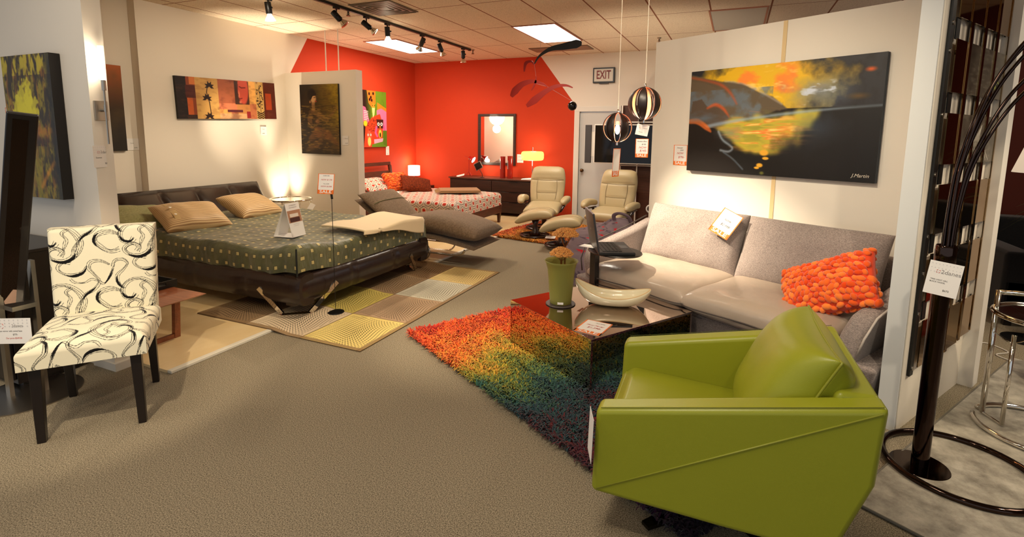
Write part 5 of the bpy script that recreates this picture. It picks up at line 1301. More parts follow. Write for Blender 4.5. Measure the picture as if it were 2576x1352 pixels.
t = thing('hanging_mobile', 'red and black leaf mobile hanging before the red wall', 'mobile', (-2.25, 6.0, 2.93))
MB().tube([(0, 0, 0), (0, 0, -.40)], .0015, 5).build('wire', M_grey, t)
def leaf(pts, wd, m_, nm):
    P = smoothpath([(p[0]+2.25, 0, p[1]-2.93) for p in pts], 8); n = len(P); rows = []
    b = MB(); L1 = []; L2 = []
    for i in range(n):
        a = P[max(i-1, 0)]; c = P[min(i+1, n-1)]; tn = (c-a).normalized(); nn = Vector((-tn.z, 0, tn.x)); f = i/(n-1)*(len(wd)-1); k = min(int(f), len(wd)-2); w = wd[k]*(1-f+k)+wd[k+1]*(f-k)
        L1.append(P[i]+nn*w); L2.append(P[i]-nn*w)
    poly = [(v.x, v.z) for v in L1]+[(v.x, v.z) for v in L2[::-1]]
    for q in range(n-1):
        a, b_, c, d = L1[q], L1[q+1], L2[q+1], L2[q]
        b.add([(v.x, s, v.z) for s in (-.002, .002) for v in (a, b_, c, d)], [(0, 1, 2, 3), (7, 6, 5, 4), (0, 4, 5, 1), (3, 2, 6, 7)])
    return b.build(nm, m_, t)
M_mred = mat('mobile_red', S(150, 24, 10), .5)
leaf([(-2.325, 2.37), (-2.26, 2.46), (-2.12, 2.535), (-1.95, 2.555), (-1.80, 2.575), (-1.735, 2.575)], [.006, .014, .025, .04, .05, .02], mat('mobile_black', S(40, 46, 48), .35, .3), 'black_leaf')
leaf([(-2.15, 2.09), (-2.22, 2.13), (-2.35, 2.16), (-2.48, 2.13), (-2.58, 2.05), (-2.63, 1.98)], [.004, .012, .022, .034, .048, .02], M_mred, 'red_leaf')
leaf([(-1.83, 2.07), (-1.92, 2.10), (-2.05, 2.09), (-2.18, 2.03), (-2.32, 1.93), (-2.42, 1.86)], [.006, .014, .022, .03, .046, .02], M_mred, 'red_leaf')
leaf([(-2.33, 2.36), (-2.37, 2.40), (-2.44, 2.38), (-2.46, 2.28)], [.004, .012, .022, .008], M_mred, 'red_leaf')
leaf([(-2.30, 2.22), (-2.31, 2.14), (-2.36, 2.05)], [.004, .014, .004], M_mred, 'red_leaf')
MB().tube([(-.08, 0, -.56), (-.06, 0, -.66), (-.045, 0, -.80), (.1, 0, -.84), (.42, 0, -1.02)], .0015, 5).build('link_wire', M_grey, t)
MB().ell((.42, 0, -1.075), .055, 20, 14).build('ball', mat('gloss_black', S(10, 9, 9), .08), t, smooth=True)

# ================================================================== paintings
# leftmost: autumn trees over water
cv = Canvas(200, 320, (38, 30, 16)); n1 = vnoise(320, 200, 14, 20, 1, 4); n2 = vnoise(320, 200, 8, 30, 2, 4); n3 = vnoise(320, 200, 30, 24, 3, 3)
cv.mix(np.clip((n1-.45)*5, 0, 1)*.8, (120, 112, 26)); cv.mix(np.clip((n2-.52)*6, 0, 1)*.6, (128, 84, 24)); cv.mix(np.clip((n3-.6)*6, 0, 1)*.5, (26, 20, 16))
cv.mix((cv.Y < .14)*np.clip((n1-.35)*5, 0, 1)*.8, (150, 142, 34))
for k, (x, y, rx_, ry_) in enumerate(((.42, .33, .17, .2), (.5, .27, .10, .16), (.3, .38, .16, .14), (.56, .38, .16, .13), (.42, .42, .28, .12))):
    d = ((cv.X-x)/rx_)**2+((cv.Y-y)/(ry_*.8))**2; cv.mix(np.clip((1-d+(n3-.5)*1.6)*2.2, 0, 1)*.8, (168, 166, 34))
cv.mix(np.clip(1-np.abs(cv.Y-.53)/.07+(n3-.5)*2, 0, 1)*.7*(cv.X > .3), (136, 86, 26)); cv.mix(np.clip(1-np.abs(cv.Y-.60)/.05+(n3-.5)*1.5, 0, 1)*.7, (44, 28, 22))
n4 = vnoise(320, 200, 5, 26, 9, 3); cv.mix((cv.Y > .63)*np.clip((n4-.40)*4, 0, 1)*np.clip(1-np.abs(cv.X-.5)/.4, 0, 1)*.8, (112, 108, 24))
cv.stroke([(.9, .74), (.75, .82), (.6, .92)], 5, (176, 120, 28), .5, 6); cv.mix(np.clip((cv.X-.86)*12, 0, 1)*.75, (14, 12, 8))
cv.a = np.clip(cv.a*np.array((1.35, 1.28, 1.2)), 0, 255)
painting('painting', 'tall canvas of yellow autumn trees on the partition at the left edge', cv, (-4.03, 1.752, 1.515), (1, 0, 0), (0, 0, 1), .54, .88, .055)
card('sale_tag', 'sale tag on the partition left of the autumn tree painting', 'price tag', (-4.39, 1.808, 1.56), (1, 0, .03), (0, 0, 1), .12, .17, 'sale', (('NOW', .13, 0, .05, M_inkred, .3), ('$395', .13, 0, -.12, M_inkred, .3)))
# narrow one beyond the sconce
cv = Canvas(120, 200, (70, 44, 14)); n1 = vnoise(200, 120, 6, 4, 5, 4); cv.a = np.zeros_like(cv.a)+np.array((58, 40, 14)); f = np.clip(1-cv.Y*1.9, 0, 1)[..., None]; cv.a = cv.a*(1-f)+np.array((176, 88, 20))*f; cv.mix(np.clip((n1-.5)*4, 0, 1)*.4, (96, 72, 20)); cv.mix(np.clip((cv.Y-.55)*3, 0, 1)*.7, (24, 18, 8))
painting('painting', 'orange to dark green canvas half hidden behind the lit sconce', cv, (-6.185, 3.20, 1.74), (0, 1, 0), (0, 0, 1), .64, .92, .035)
card('price_card', 'white price card right of the orange and green canvas', 'price tag', (-6.215, 3.60, 1.35), (0, 1, 0), (0, 0, 1), .13, .13, 'plain', (('$195-', .12, .2, -.3, M_ink, 0), ('Canvas', .1, -.1, .1, M_ink, 0)))
# collage panorama with a calm sculpted face
cv = Canvas(420, 150, (196, 130, 70)); n1 = vnoise(150, 420, 5, 14, 11, 4); n2 = vnoise(150, 420, 14, 20, 12, 3)
def R_(x0, x1, y0, y1, c, a=1): cv.mix(((cv.X > x0) & (cv.X < x1) & (cv.Y > y0) & (cv.Y < y1)).astype(float)*a, c)
R_(0, .09, 0, 1, (28, 14, 10)); R_(.09, .17, 0, 1, (140, 62, 28)); R_(.12, .17, 0, .18, (206, 116, 56)); R_(.08, .17, .2, .5, (74, 22, 12)); R_(.09, .14, .5, .9, (200, 92, 34)); R_(.08, .2, .9, 1, (52, 28, 18))
R_(.17, .38, 0, 1, (206, 158, 86)); R_(.38, .56, 0, .6, (170, 92, 60)); R_(.38, .56, .6, 1, (214, 122, 84)); R_(.38, .5, .75, .88, (226, 160, 84)); R_(.38, .7, .86, 1, (214, 166, 116))
R_(.70, .77, 0, .6, (236, 172, 90)); R_(.70, .77, .6, 1, (190, 110, 70)); R_(.77, .86, 0, 1, (202, 160, 90)); R_(.86, 1, 0, 1, (84, 28, 14)); R_(.88, .95, .3, .75, (168, 60, 24)); R_(.46, .62, .76, .83, (92, 36, 44)); R_(.66, .70, .8, .98, (150, 40, 40))
cv.mix(np.clip((n1-.52)*5, 0, 1)*.45*(cv.X > .36)*(cv.X < .8), (84, 34, 26)); cv.mix(np.clip((n2-.5)*4, 0, 1)*.25, (120, 70, 36))
R_(.545, .695, .02, .62, (66, 40, 30)); ov = ((cv.X-.635)/.062)**2+((cv.Y-.22)/.44)**2; cv.mix(np.clip((1-ov)*3, 0, 1)*(cv.X < .695)*(cv.X > .55)*(cv.Y < .62), (196, 78, 58))
cv.blob(.59, .36, .012, .05, (226, 130, 96), .8); cv.stroke([(.60, .16), (.62, .19), (.66, .18)], 2.2, (110, 36, 28)); cv.stroke([(.585, .46), (.60, .475), (.62, .46)], 1.8, (110, 30, 26)); cv.stroke([(.585, .1), (.578, .3), (.584, .38)], 1.4, (120, 44, 34)); cv.blob(.6, .56, .02, .02, (224, 120, 90), .9)
dk = (38, 18, 10)
def leafy(x, y, a, l): cv.stroke([(x, y), (x+math.cos(a)*l*.5, y+math.sin(a)*l*1.4), (x+math.cos(a)*l, y+math.sin(a)*l*2.8)], [1, 4, .5], dk)
cv.stroke([(.30, 1), (.29, .6), (.27, .35), (.29, .1)], 1.6, dk)
for (x, y) in ((.27, .5), (.28, .95), (.30, .2)):
    for a in (-2.7, -1.9, -1.1, -.3, .4, 2.8): leafy(x, y, a, .045)
rnd = random.Random(6)
for k in range(34): cv.blob(.815+rnd.uniform(-.035, .035), rnd.uniform(.1, .72), .008, .008, dk, .5)
cv.stroke([(.82, .85), (.815, .1)], 1, dk)
for k in range(5): cv.stroke([(.78, .80+k*.05), (.82, .86+k*.05), (.86, .80+k*.05)], 2, dk)
painting('painting', 'wide orange and brown collage canvas with a calm face above the headboard', cv, (-6.065, 4.74, 1.92), (0, 1, .03), (0, 0, 1), 1.42, .50, .035)
card('price_card', 'white price card below the right end of the collage canvas', 'price tag', (-6.096, 5.25, 1.52), (0, 1, 0), (0, 0, 1), .1, .12, 'plain', (('$498-', .14, 0, -.3, M_ink, 0), ('Canvas', .12, 0, .2, M_ink, 0)))
# figure in brown and gold
cv = Canvas(190, 270, (34, 24, 12)); n1 = vnoise(270, 190, 60, 8, 21, 3); n2 = vnoise(270, 190, 7, 5, 22, 3)
g = np.clip((cv.X-.35)*1.6+(.35-cv.Y)*.5, 0, 1); cv.mix(g*np.clip(.35+n1, 0, 1), (168, 138, 26)); cv.mix(np.clip((n1-.52)*5, 0, 1)*.5*(cv.X > .3), (60, 40, 12)); cv.mix(np.clip((n2-.5)*4, 0, 1)*.35, (84, 58, 20))
cv.mix(np.clip((cv.Y-.55)*3, 0, 1)*.5, (74, 44, 18)); cv.mix(np.clip((.30-cv.X)*4, 0, 1)*.8, (24, 16, 10))
cv.blob(.31, .14, .13, .13, (16, 10, 8), .35); cv.blob(.36, .21, .085, .11, (178, 134, 86), .4, .15); cv.blob(.27, .25, .02, .035, (150, 104, 66), .5)
cv.poly([(.33, .12), (.44, .13), (.42, .16), (.34, .17), (.30, .22), (.24, .2), (.26, .12)], (18, 12, 8)); cv.stroke([(.37, .19), (.41, .188)], 1.2, (40, 22, 14)); cv.stroke([(.40, .24), (.44, .245)], 1.6, (150, 40, 26)); cv.stroke([(.42, .17), (.435, .215), (.42, .22)], 1, (120, 80, 50))
cv.stroke([(.35, .28), (.36, .36)], 8, (140, 100, 60), .8, 4)
cv.stroke([(.34, .38), (.5, .44), (.68, .50), (.84, .42), (.95, .34)], [9, 12, 9, 6, 4], (132, 94, 48), .55, 5); cv.stroke([(.28, .4), (.26, .5), (.3, .6)], [10, 14, 12], (96, 66, 34), .6, 5)
cv.blob(.45, .53, .085, .07, (150, 104, 60), .6, 0, .8); cv.stroke([(.32, .50), (.34, .58), (.42, .61), (.55, .60)], 2, (20, 12, 8), .8); cv.stroke([(.2, .55), (.3, .6)], 2, (176, 138, 86), .7)
cv.stroke([(.25, .78), (.45, .68), (.7, .72), (.95, .84)], [10, 22, 18, 8], (124, 78, 34), .6, 8); cv.stroke([(.15, .95), (.4, .86), (.55, .80)], [8, 14, 6], (112, 76, 34), .6, 6)
cv.mix(np.clip((vnoise(270, 190, 70, 7, 77, 2)-.52)*7, 0, 1)*.55*(cv.Y > .3), (52, 36, 14)); cv.mix(np.clip((vnoise(270, 190, 60, 9, 78, 2)-.56)*7, 0, 1)*.45*(cv.Y > .3), (156, 120, 44)); cv.mix(np.clip((cv.Y-.9)*8, 0, 1)*.6, (14, 10, 8))
painting('painting', 'brown and gold figure canvas on the free standing white panel', cv, (-5.44, 5.635, 1.69), (1, 0, -.005), (0, 0, 1), .70, .98, .03)
card('price_card', 'white price card right of the brown and gold figure canvas', 'price tag', (-5.01, 5.664, 1.40), (1, 0, 0), (0, 0, 1), .11, .13, 'shop', (('$1,450', .12, .2, -.3, M_ink, 0),))
# cheerful animals (generic)
cv = Canvas(220, 210, (104, 140, 30)); n1 = vnoise(210, 220, 9, 9, 31, 3); cv.mix(np.clip((n1-.5)*4, 0, 1)*.5, (70, 104, 20)); cv.mix(np.clip((.62-cv.X)*6, 0, 1), (34, 20, 14))
cv.poly([(.5, 0), (.72, 0), (.72, .22), (.62, .3), (.54, .22)], (238, 120, 36)); 
for x, y in ((.56, .06), (.6, .12), (.66, .05), (.62, .17), (.57, .16)): cv.blob(x, y, .025, .03, (20, 12, 10), .3)
cv.poly([(.76, .2), (1, .3), (1, .38), (.76, .36)], (240, 132, 30)); cv.poly([(.74, .34), (.86, .30), (1, .36), (1, .7), (.84, .7), (.74, .5)], (232, 120, 160))
cv.poly([(.3, .25), (.46, .3), (.56, .55), (.5, .6), (.3, .5)], (230, 90, 130)); 
for k in range(6): cv.stroke([(.42, .36+k*.03), (.52, .37+k*.03)], 1.2, (246, 220, 210))
cv.poly([(.45, .62), (.62, .46), (.82, .4), (.9, .6), (.86, 1), (.4, 1)], (222, 66, 32), .01)
rnd = random.Random(9)
for k in range(46): cv.blob(rnd.uniform(.5, .76), rnd.uniform(.5, .72), .008, .011, (30, 14, 10), .4)
cv.blob(.45, .58, .06, .06, (240, 200, 40), .4); cv.blob(.66, .27, .05, .06, (236, 150, 40), .4); cv.blob(.64, .26, .012, .012, (20, 12, 10)); cv.blob(.69, .26, .012, .012, (20, 12, 10)); cv.poly([(.62, .3), (.70, .3), (.68, .42), (.64, .48)], (230, 210, 130))
cv.blob(.82, .72, .075, .13, (222, 70, 40), .15); cv.poly([(.73, .5), (.91, .5), (.9, .66), (.74, .66)], (60, 30, 24)); 
for x in (.78, .86): cv.blob(x, .585, .035, .035, (240, 232, 220), .2); cv.blob(x, .585, .015, .015, (30, 40, 90), .3)
cv.poly([(.80, .62), (.84, .62), (.82, .68)], (240, 150, 40)); cv.blob(.82, .76, .045, .08, (238, 206, 70), .2); cv.blob(.82, .78, .02, .05, (20, 12, 10), .3); cv.stroke([(.73, .64), (.70, .74), (.74, .8)], 5, (214, 90, 150)); cv.stroke([(.92, .62), (.95, .72), (.92, .78)], 5, (214, 90, 150))
cv.blob(.54, .8, .07, .1, (228, 90, 60), .2); cv.blob(.54, .9, .05, .09, (240, 210, 110), .3)
for x in (.51, .575): cv.blob(x, .78, .022, .022, (245, 235, 225), .3); cv.blob(x, .78, .009, .009, (40, 20, 60), .3)
cv.poly([(.66, .86), (.9, .84), (.86, .98), (.66, .98)], (246, 170, 196)); cv.poly([(.6, .95), (1, .88), (1, 1), (.6, 1)], (96, 140, 34)); cv.poly([(.9, .7), (1, .7), (1, 1), (.9, .95)], (84, 120, 30))
painting('painting', 'bright green, pink and orange owl canvas on the red wall', cv, (-6.065, 7.44, 1.76), (0, 1, 0), (0, 0, 1), 1.10, 1.01, .035)
card('price_card', 'white price card at the lower corner of the owl canvas', 'price tag', (-6.094, 8.04, 1.18), (0, 1, 0), (0, 0, 1), .1, .17, 'plain', (('$450-', .1, 0, -.35, M_inkred, 0), ('Canvas', .09, 0, .2, M_ink, 0)))
# coast at sunset behind the sofa
cv = Canvas(400, 236, (20, 17, 15)); n1 = vnoise(236, 400, 9, 16, 41, 5); n2 = vnoise(236, 400, 22, 14, 42, 4); n3 = vnoise(236, 400, 8, 8, 43, 4)
hz = .40
cv.mix((cv.Y < hz)*.9, (44, 44, 48)); cv.mix((cv.Y < hz)*np.clip((n1-.45)*4, 0, 1)*.7, (24, 20, 16))
gl = np.clip(1.25-np.hypot((cv.X-.42)/.36, (cv.Y-.18)/.27)+(n1-.5)*.8, 0, 1); cv.mix((cv.Y < hz)*np.clip(gl*2.2, 0, 1), (222, 176, 30)); cv.mix((cv.Y < hz)*np.clip(gl*2-.5, 0, 1)*np.clip((n3-.42)*6, 0, 1)*.85, (244, 128, 54)); cv.mix((cv.Y < hz)*np.clip((n2-.58)*7, 0, 1)*gl*.7, (252, 216, 120)); cv.mix((cv.Y < hz)*np.clip((n2-.56)*7, 0, 1)*np.clip(1-gl, 0, 1)*(cv.X > .1)*.4*(cv.X < .5), (120, 128, 40))
bl = np.clip(1-np.hypot((cv.X-.72)/.2, (cv.Y-.27)/.18)+(n1-.5), 0, 1); cv.mix((cv.Y < hz)*bl*.85, (104, 120, 142)); cv.mix((cv.Y < hz)*np.clip((bl-.4)*3, 0, 1)*np.clip((n2-.55)*8, 0, 1), (190, 200, 214))
cv.blob(.94, .12, .03, .015, (214, 90, 24), .8); cv.blob(.9, .32, .06, .02, (120, 84, 26), .9, 0, .6)
cv.poly([(0, .03), (.1, .08), (.2, .12), (.32, .15), (.42, .24), (.5, .29), (.58, .40), (0, .62)], (92, 80, 62), nz=(n2-.5)*.03, soft=.01); cv.poly([(0, .10), (.1, .13), (.2, .20), (.27, .30), (.36, .37), (.46, .41), (.2, .5), (0, .5)], (98, 84, 66), nz=(n2-.5)*.02, soft=.008)
cv.mix(((cv.X < .5) & (cv.Y > .2) & (cv.Y < .5))*np.clip((n1-.36)*4, 0, 1)*.75, (98, 112, 126)); cv.sstroke([(.0, .06), (.1, .1), (.2, .155), (.26, .24), (.3, .34)], [2, 2, 3, 2.5, 1], (200, 78, 34), .65, 6); cv.sstroke([(.22, .12), (.34, .165), (.44, .25), (.55, .36)], 1.2, (180, 168, 160), .7, 5)
cv.poly([(.02, .30), (.08, .28), (.12, .36), (.2, .34), (.24, .42), (.30, .50), (.2, .58), (0, .5)], (86, 72, 60), nz=(n2-.5)*.02, soft=.008); cv.sstroke([(.12, .37), (.17, .34), (.22, .38), (.26, .46)], [2, 4, 3.5, 1], (216, 88, 38), .7, 5)
cv.poly([(.14, .53), (.3, .485), (.5, .445), (.75, .42), (.72, .56), (.62, .70), (.52, .82), (.38, .80), (.28, .70), (.22, .60)], (188, 172, 58), nz=(n1-.5)*.16, soft=.03)
wv = vnoise(236, 400, 40, 9, 47, 3); reg = np.clip(1.1-np.hypot((cv.X-.46)/.26, (cv.Y-.6)/.2), 0, 1); cv.mix(reg*np.clip((wv-.52)*8, 0, 1), (236, 120, 50)); cv.mix(reg*np.clip((.46-wv)*8, 0, 1)*.8, (140, 140, 50)); cv.mix(reg*np.clip((wv-.62)*9, 0, 1), (246, 222, 120))
cv.mix(np.clip(1-np.hypot((cv.X-.74)/.16, (cv.Y-.58)/.16)+(n1-.5)*.8, 0, 1)*.6*(cv.Y > .42), (62, 82, 104)); cv.sstroke([(.1, .56), (.2, .525), (.36, .485), (.6, .44), (.8, .415), (1, .40)], [4, 4, 3, 3, 2, 1.5], (150, 172, 190), .7, 5)
cv.mix(np.clip((cv.Y-.80)*14, 0, 1), (20, 17, 15)); cv.mix(np.clip(1.2-np.hypot((cv.X-1.0)/.32, (cv.Y-.72)/.30), 0, 1), (20, 18, 18))
cv.poly([(0, .50), (.07, .5), (.12, .56), (.2, .60), (.24, .72), (.28, .80), (.34, .95), (.36, 1), (0, 1)], (26, 20, 17), nz=(n2-.5)*.02, soft=.008); cv.sstroke([(0, .5), (.06, .5), (.12, .56), (.15, .60)], [5, 7, 6, 2], (222, 110, 44), .8, 4); cv.mix(np.clip(1-np.hypot((cv.X-.10)/.16, (cv.Y-.47)/.07)+(n2-.5), 0, 1)*.8, (92, 108, 124)); cv.mix(np.clip(1-np.hypot((cv.X-.27)/.10, (cv.Y-.62)/.10)+(n2-.5)*.8, 0, 1)*.5, (110, 124, 132)); cv.mix(np.clip(1.1-np.hypot((cv.X-.62)/.14, (cv.Y-.72)/.14)+(n1-.5), 0, 1)*.8, (26, 26, 30)); cv.mix(np.clip(1.1-np.hypot((cv.X-.40)/.10, (cv.Y-.86)/.08)+(n1-.5), 0, 1)*.8, (22, 20, 18)); cv.sstroke([(.2, .60), (.23, .68), (.29, .75), (.27, .79), (.22, .78)], 2.2, (160, 180, 198), .75, 5); cv.sstroke([(.24, .80), (.3, .86), (.36, .95)], 2, (96, 112, 128), .6, 3)
for x, y, w_, h_ in ((.475, .83, .03, .02), (.485, .88, .022, .01), (.455, .945, .022, .014), (.44, .97, .018, .008)): cv.blob(x, y-.04, w_, h_, (232, 170, 50), .4)
cv.blob(.47, .995-.02, .016, .012, (96, 96, 40), .6)
p1 = Vector(uvz(1.905, -.905, 1.635)); 
pt = painting('painting', 'large sunset coast seascape above the grey sofa', cv, Vector(uvz(1.185, -.905, 1.635)), -U2, (0, 0, 1), 1.46, .86, .04, S(30, 44, 60))
text('J.Martin', .034, pt, 'signature', (.64, -.385, .002), mat_=mat('signature_white', S(214, 206, 190), .6), shear=.3)
card('sale_card', 'sale card on the white wall left of the seascape', 'price tag', uvz(2.02, -.948, 1.335), -U2, (0, 0, 1), .145, .185, 'sale', (('Seascape', .09, -.05, .36, M_ink, .3), ('$995', .09, .1, .24, M_ink, .3), ('NOW', .14, -.02, .09, M_inkred, .3), ('$796-', .15, .08, -.1, M_inkred, .3)))

# ================================================================== sconce
t = thing('wall_sconce', 'steel wall sconce with a glowing glass tube on the partition end', 'wall lamp', (-3.5, 1.86, 1.62))
MB().box((0, -.035, -.06), (.012, .035, .055)).build('wall_plate', M_brushed, t, bevel=.002)
MB().cyl((.012, 0, .0), (.055, 0, .0), .009, 12).build('arm', M_brushed, t)
MB().cyl((.055, 0, -.20), (.055, 0, .13), .0055, 12).build('rod', M_brushed, t)
MB().cyl((.055, 0, -.01), (.055, 0, .03), .009, 12).build('collar', M_brushed, t)
MB().cyl((.055, 0, .115), (.055, 0, .175), .0125, 16).build('socket', M_brushed, t)
MB().cyl((.055, 0, .175), (.055, 0, .37), .0145, 20).build('glass_tube', bulb('tube_lit', (1, .88, .7, 1), 9), t, smooth=True, auto=40)
point('sconce_light', (-3.40, 1.84, 1.90), 2.2, .03)
card('price_card', 'shop price card under the glowing wall sconce', 'price tag', (-3.494, 1.845, 1.345), (-.25, 1, 0), (0, 0, 1), .115, .13, 'shop', (('Sconce', .1, -.2, -.05, M_ink, 0), ('$230-', .1, .25, -.32, M_ink, 0)))

# ================================================================== arc lamp, mirror panel and things at the right edge
M_cat = vcol('painted_reflection', .25, .5)
t = thing('mirror_panel', 'tall panel of overlapping mirror rectangles on the right partition', 'mirror', tuple(P0)); 
def lp_(s, n, z): v = Vector(mwp(s, n, z))-P0; return (v.x, v.y, v.z)
def mbox(s0, s1, n0, n1, z0, z1): return MB().hexa([lp_(s0, n0, z0), lp_(s1, n0, z0), lp_(s1, n1, z0), lp_(s0, n1, z0)], [lp_(s0, n0, z1), lp_(s1, n0, z1), lp_(s1, n1, z1), lp_(s0, n1, z1)])
M_bronze = mat('bronze_mirror', S(168, 132, 84), .05, 1)
mbox(.055, .10, .002, .014, .29, 2.33).build('mounting_strip', M_black, t)
for z in (.33, .62, .83, 1.02, 1.33, 1.62, 1.92, 2.05, 2.2):
    o = MB().cyl((0, 0, 0), (0, 0, .004), .011, 14); o.T = None; b = MB(); v = Vector(lp_(.077, .014, z)); q = v+NM*.005; b.cyl(tuple(v), tuple(q), .0105, 14); b.build('screw', M_brushed, t)
rows = [(2.33-.35*k) for k in range(6)]
for c in range(4):
    s0 = .115+.215*c
    for k, zt in enumerate(rows):
        z1 = zt; z0 = max(.29+.02*c, zt-.25)
        mbox(s0, s0+.165, .022, .027, z0, z1).build('mirror_tile', M_bronze, t)
        if k < 5:
            mbox(s0+.005, s0+.045+.012, .012, .017, z0-.10, z0).build('black_rail', M_black, t)  # black backing rail beside each open square
        mbox(s0+.165, s0+.215, .010, .014, z0, z1).build('dark_slot', M_black, t)
    mbox(s0+.168, s0+.205, .027, .031, .30+.02*c, 2.33).build('narrow_mirror_slat', M_bronze, t)
# reflection of a grey cat picture, painted as colour onto six mirror tiles
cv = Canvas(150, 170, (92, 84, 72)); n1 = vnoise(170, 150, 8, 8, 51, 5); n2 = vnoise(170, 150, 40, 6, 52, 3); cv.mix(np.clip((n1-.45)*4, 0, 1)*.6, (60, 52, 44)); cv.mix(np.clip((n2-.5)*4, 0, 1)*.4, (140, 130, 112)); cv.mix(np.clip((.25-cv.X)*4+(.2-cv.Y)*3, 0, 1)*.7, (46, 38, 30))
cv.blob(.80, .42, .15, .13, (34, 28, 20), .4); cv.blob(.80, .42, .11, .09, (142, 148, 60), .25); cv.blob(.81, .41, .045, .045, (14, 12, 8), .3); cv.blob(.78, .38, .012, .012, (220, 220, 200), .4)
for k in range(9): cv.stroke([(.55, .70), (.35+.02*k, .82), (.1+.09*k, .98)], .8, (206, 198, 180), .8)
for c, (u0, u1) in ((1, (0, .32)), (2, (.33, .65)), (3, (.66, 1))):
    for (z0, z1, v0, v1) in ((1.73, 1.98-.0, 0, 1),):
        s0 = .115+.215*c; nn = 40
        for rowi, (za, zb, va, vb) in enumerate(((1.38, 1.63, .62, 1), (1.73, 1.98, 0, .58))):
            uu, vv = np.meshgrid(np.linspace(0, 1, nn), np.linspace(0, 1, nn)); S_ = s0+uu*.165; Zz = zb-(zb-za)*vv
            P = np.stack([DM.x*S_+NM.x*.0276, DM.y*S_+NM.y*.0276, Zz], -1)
            colgrid('painted_cat_reflection', P, cv.sample(np.clip(u0+(u1-u0)*uu, 0, .999), np.clip(va+(vb-va)*vv, 0, .999)), M_cat, t)
t = thing('arc_floor_lamp', 'black nickel arc floor lamp with ring base at the right edge', 'floor lamp', (.87, 2.76, 0))
MB().lathe([(.001, 0), (.115, 0), (.117, .006), (.112, .012), (.001, .014)], 48).build('base_disc', M_nickel, t, smooth=True, auto=40)
MB().tube([(.155+.285*math.cos(2*PI*k/80), .035+.285*math.sin(2*PI*k/80), .021) for k in range(80)], .0145, 14, closed=True).build('base_ring', M_nickel, t, smooth=True)
MB().cyl((0, 0, .01), (0, 0, .97), .034, 32).build('pole', M_nickel, t, smooth=True, auto=40)
MB().lathe([(.034, .955), (.038, .96), (.040, 1.0), (.040, 1.035), (.036, 1.045), (.001, 1.045)], 32).build('collar', M_nickel, t, smooth=True, auto=40)
for k, (ox, oy, dx, dz) in enumerate(((-.012, 0, 0, 0), (.002, .014, .03, .015), (.012, -.006, .075, -.06), (-.002, -.014, -.012, .03), (.02, .004, .11, -.10))):
    b = MB(); b.tube(smoothpath([(ox, oy, 1.03), (ox+.002+dx*.05, oy, 1.20), (ox+.015+dx*.2, oy, 1.40), (ox+.06+dx*.45, oy, 1.62+dz*.25), (ox+.12+dx*.7, oy, 1.78+dz*.5), (ox+.22+dx, oy-.01, 1.93+dz*.8), (ox+.42+dx, oy-.03, 2.12+dz), (ox+.70+dx, oy-.06, 2.27+dz)], 10), .0068, 10)
    arm = b.build('curved_arm', M_nickel, t, smooth=True)
    MB().lathe([(.001, .05), (.03, .04), (.05, .0), (.055, -.03), (.05, -.03), (.001, .02)], 20, (ox+.70+dx, oy-.06, 2.24+dz)).build('lamp_head', M_nickel, arm, smooth=True)
card('shop_tag', 'white shop tag hanging on the black arc floor lamp', 'price tag', (.855, 2.705, .905), (1, -.13, -.13), (.14, .1, 1), .115, .145, 'shop',
     (('TREE LIGHT ARC', .055, -.12, -.05, M_ink, 0), ('BLACK NICKEL', .055, -.15, -.12, M_ink, 0), ('$675', .075, .15, -.34, M_ink, 0)))
# silver rug
t = thing('rug', 'silvery grey silk rug under the black arc lamp', 'rug', (.52, 2.36, 0))
def silver():
    m = mat('silver_silk', S(150, 142, 126), .6, spec=.5, sheen=.3); noisecol(m, S(112, 104, 88), S(190, 182, 164), 7, 7, .35, .68, vs=(1, 1, 1), rough=.7); bump(m, 140, .3, .003, vs=(1, 5, 1)); return m
q = [(0, 0), (.862*2.3, -.506*2.3), (.862*2.3+.53*2.5, -.506*2.3+.848*2.5), (.53*2.5, .848*2.5)]
MB().prism(q, .001, .010).build('silk_pile', silver(), t)
b = MB(); b.tube([(q[0][0], q[0][1], .007), (q[1][0], q[1][1], .007)], .006, 6); b.tube([(q[0][0], q[0][1], .007), (q[3][0], q[3][1], .007)], .006, 6); b.build('bound_edge', mat('silver_binding', S(112, 106, 94), .8), t)
# adjustable chrome table
t = thing('side_table', 'chrome and glass side table at the right edge', 'side table', (1.53, 3.32, .011))
def arc(r, a0, a1, z, n=40): return [(r*math.cos(math.radians(a0+(a1-a0)*k/n)), r*math.sin(math.radians(a0+(a1-a0)*k/n)), z) for k in range(n+1)]
MB().tube(arc(.27, 160, 500, .014), .0125, 12).build('base_ring', M_chrome, t, smooth=True)
MB().tube([(-.20, .13, .01), (-.20, .13, .70)], .0125, 12).build('tall_post', M_chrome, t, smooth=True)
MB().tube([(-.16, .01, .01), (-.16, .01, .50)], .010, 12).build('short_post', M_chrome, t, smooth=True)
MB().tube([(-.20, .13, .01), (-.16, .01, .01)], .007, 8).build('foot_link', M_chrome, t)
MB().tube([(-.20, .13, .69), (.02, .16, .69), (.10, .10, .69)], .0125, 12).build('handle_bar', M_chrome, t, smooth=True)
MB().tube(arc(.245, 0, 360, .61)[:-1], .0125, 12, closed=True).build('top_ring', M_chrome, t, smooth=True)
MB().lathe([(.001, .605), (.24, .605), (.24, .613), (.001, .613)], 40).build('glass_top', M_glass, t)
MB().tube(smoothpath([(-.21, .10, .48), (-.15, .07, .44), (-.10, .04, .47)], 8), .003, 6).build('key_chain', M_chrome, t)
M_redl = mat('red_leather', S(120, 22, 12), .4)
t = thing('ottoman', 'dark red leather ottoman behind the chrome side table', 'ottoman', (2.12, 3.95, .011))
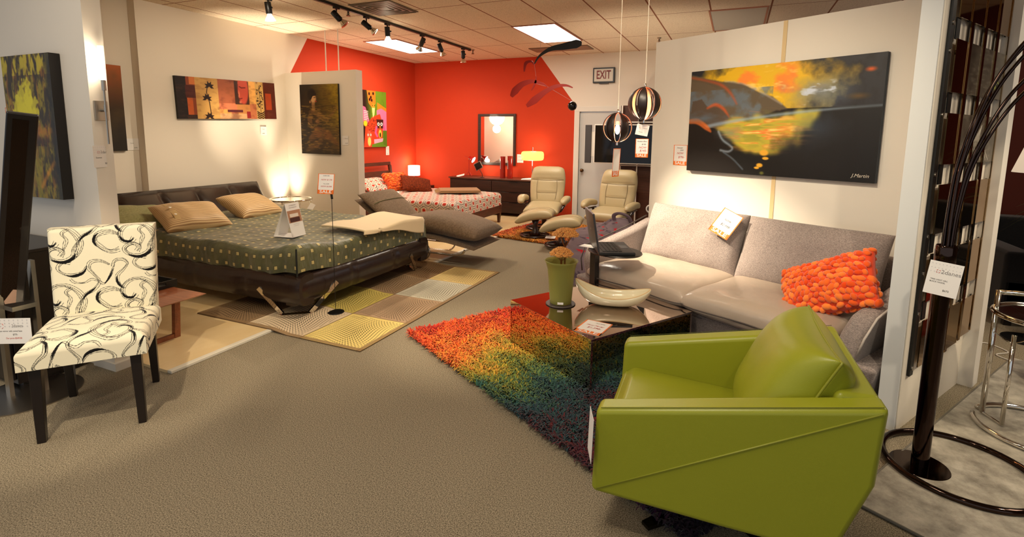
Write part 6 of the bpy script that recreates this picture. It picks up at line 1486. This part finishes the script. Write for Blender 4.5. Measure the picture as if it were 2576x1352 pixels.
b = MB(); b.lathe([(.001, .08), (.24, .08), (.27, .12), (.28, .3), (.26, .38), (.2, .41), (.001, .42)], 36); b.build('upholstered_body', M_redl, t, smooth=True)
for k in range(3): a = k*2.1; MB().cyl((.18*math.cos(a), .18*math.sin(a), 0), (.18*math.cos(a), .18*math.sin(a), .09), .02, 12).build('foot', M_espresso, t)
M_blk = fabric('black_fabric', S(20, 18, 18), S(12, 11, 11), 100)
t = thing('sofa', 'black fabric sofa in the back room beyond the mirror panel', 'sofa', (3.1, 5.75, 0))
MB().box((-1.05, -.5, .08), (1.1, .42, .40)).build('base', M_blk, t, bevel=.03); MB().box((-1.05, .2, .38), (1.1, .44, .82)).build('backrest', M_blk, t, bevel=.05)
for x0, x1 in ((-1.06, -.86), (.92, 1.12)): MB().box((x0, -.5, .08), (x1, .42, .62)).build('arm', M_blk, t, bevel=.04)
for x0, x1 in ((-.85, .02), (.04, .91)): MB().box((x0, -.48, .40), (x1, .22, .52)).build('seat_cushion', M_blk, t, bevel=.04)
for (x, y) in ((-1.0, -.45), (1.0, -.45), (-1.0, .35), (1.0, .35)): MB().box((x, y, 0), (x+.05, y+.05, .08)).build('foot', M_espresso, t)
t = thing('floor_lamp', 'floor lamp with white cone shade beyond the mirror panel', 'floor lamp', (2.10, 4.95, 0))
MB().lathe([(.001, 0), (.14, 0), (.14, .015), (.001, .02)], 32).build('base', M_black, t); MB().cyl((0, 0, .015), (0, 0, 1.3), .01, 12).build('pole', M_black, t)
MB().lathe([(.20, 1.27), (.204, 1.27), (.125, 1.55), (.121, 1.55)], 40).build('lamp_shade', mat('white_linen', S(236, 222, 198), .7, emit=(1, .82, .6, 1), es=.5), t, smooth=True)
point('floor_lamp_light', (2.1, 4.95, 1.40), 9, .05)
t = thing('potted_palm', 'dark spiky potted palm in the back room at the right edge', 'plant', (2.30, 4.9, 0))
MB().lathe([(.001, 0), (.12, 0), (.16, .3), (.15, .3), (.14, .27), (.001, .27)], 28).build('pot', mat('terracotta', S(90, 40, 24), .7), t, smooth=True, auto=40)
MB().tube([(0, 0, .25), (.01, 0, .8), (-.02, 0, 1.45)], .015, 8).build('trunk', mat('palm_trunk', S(84, 66, 40), .9), t)
rnd = random.Random(12); b = MB()
for h0 in (1.05, 1.45):
    for k in range(46):
        a = rnd.uniform(0, 2*PI); l = rnd.uniform(.28, .46); e = rnd.uniform(-.1, 1.1); p = []
        for i in range(5):
            f = i/4; r = l*f; p.append((-.02+math.cos(a)*r*math.cos(e), math.sin(a)*r*math.cos(e), h0+r*math.sin(e)-.55*f*f*l))
        b.tube(p, [.006, .009, .008, .005, .001], 4, flat=.3)
b.build('leaves', mat('palm_leaf', S(52, 58, 26), .5), t)
t = thing('power_cable', 'white cable lying on the carpet beyond the mirror panel', 'cable', (1.75, 4.6, 0))
MB().tube(smoothpath([(-.15, .25, .006), (-.05, .1, .006), (.05, .14, .006), (.12, .0, .006), (.02, -.1, .006), (.1, -.22, .006)], 8), .004, 6).build('cord', mat('white_cable', S(214, 208, 196), .5), t)
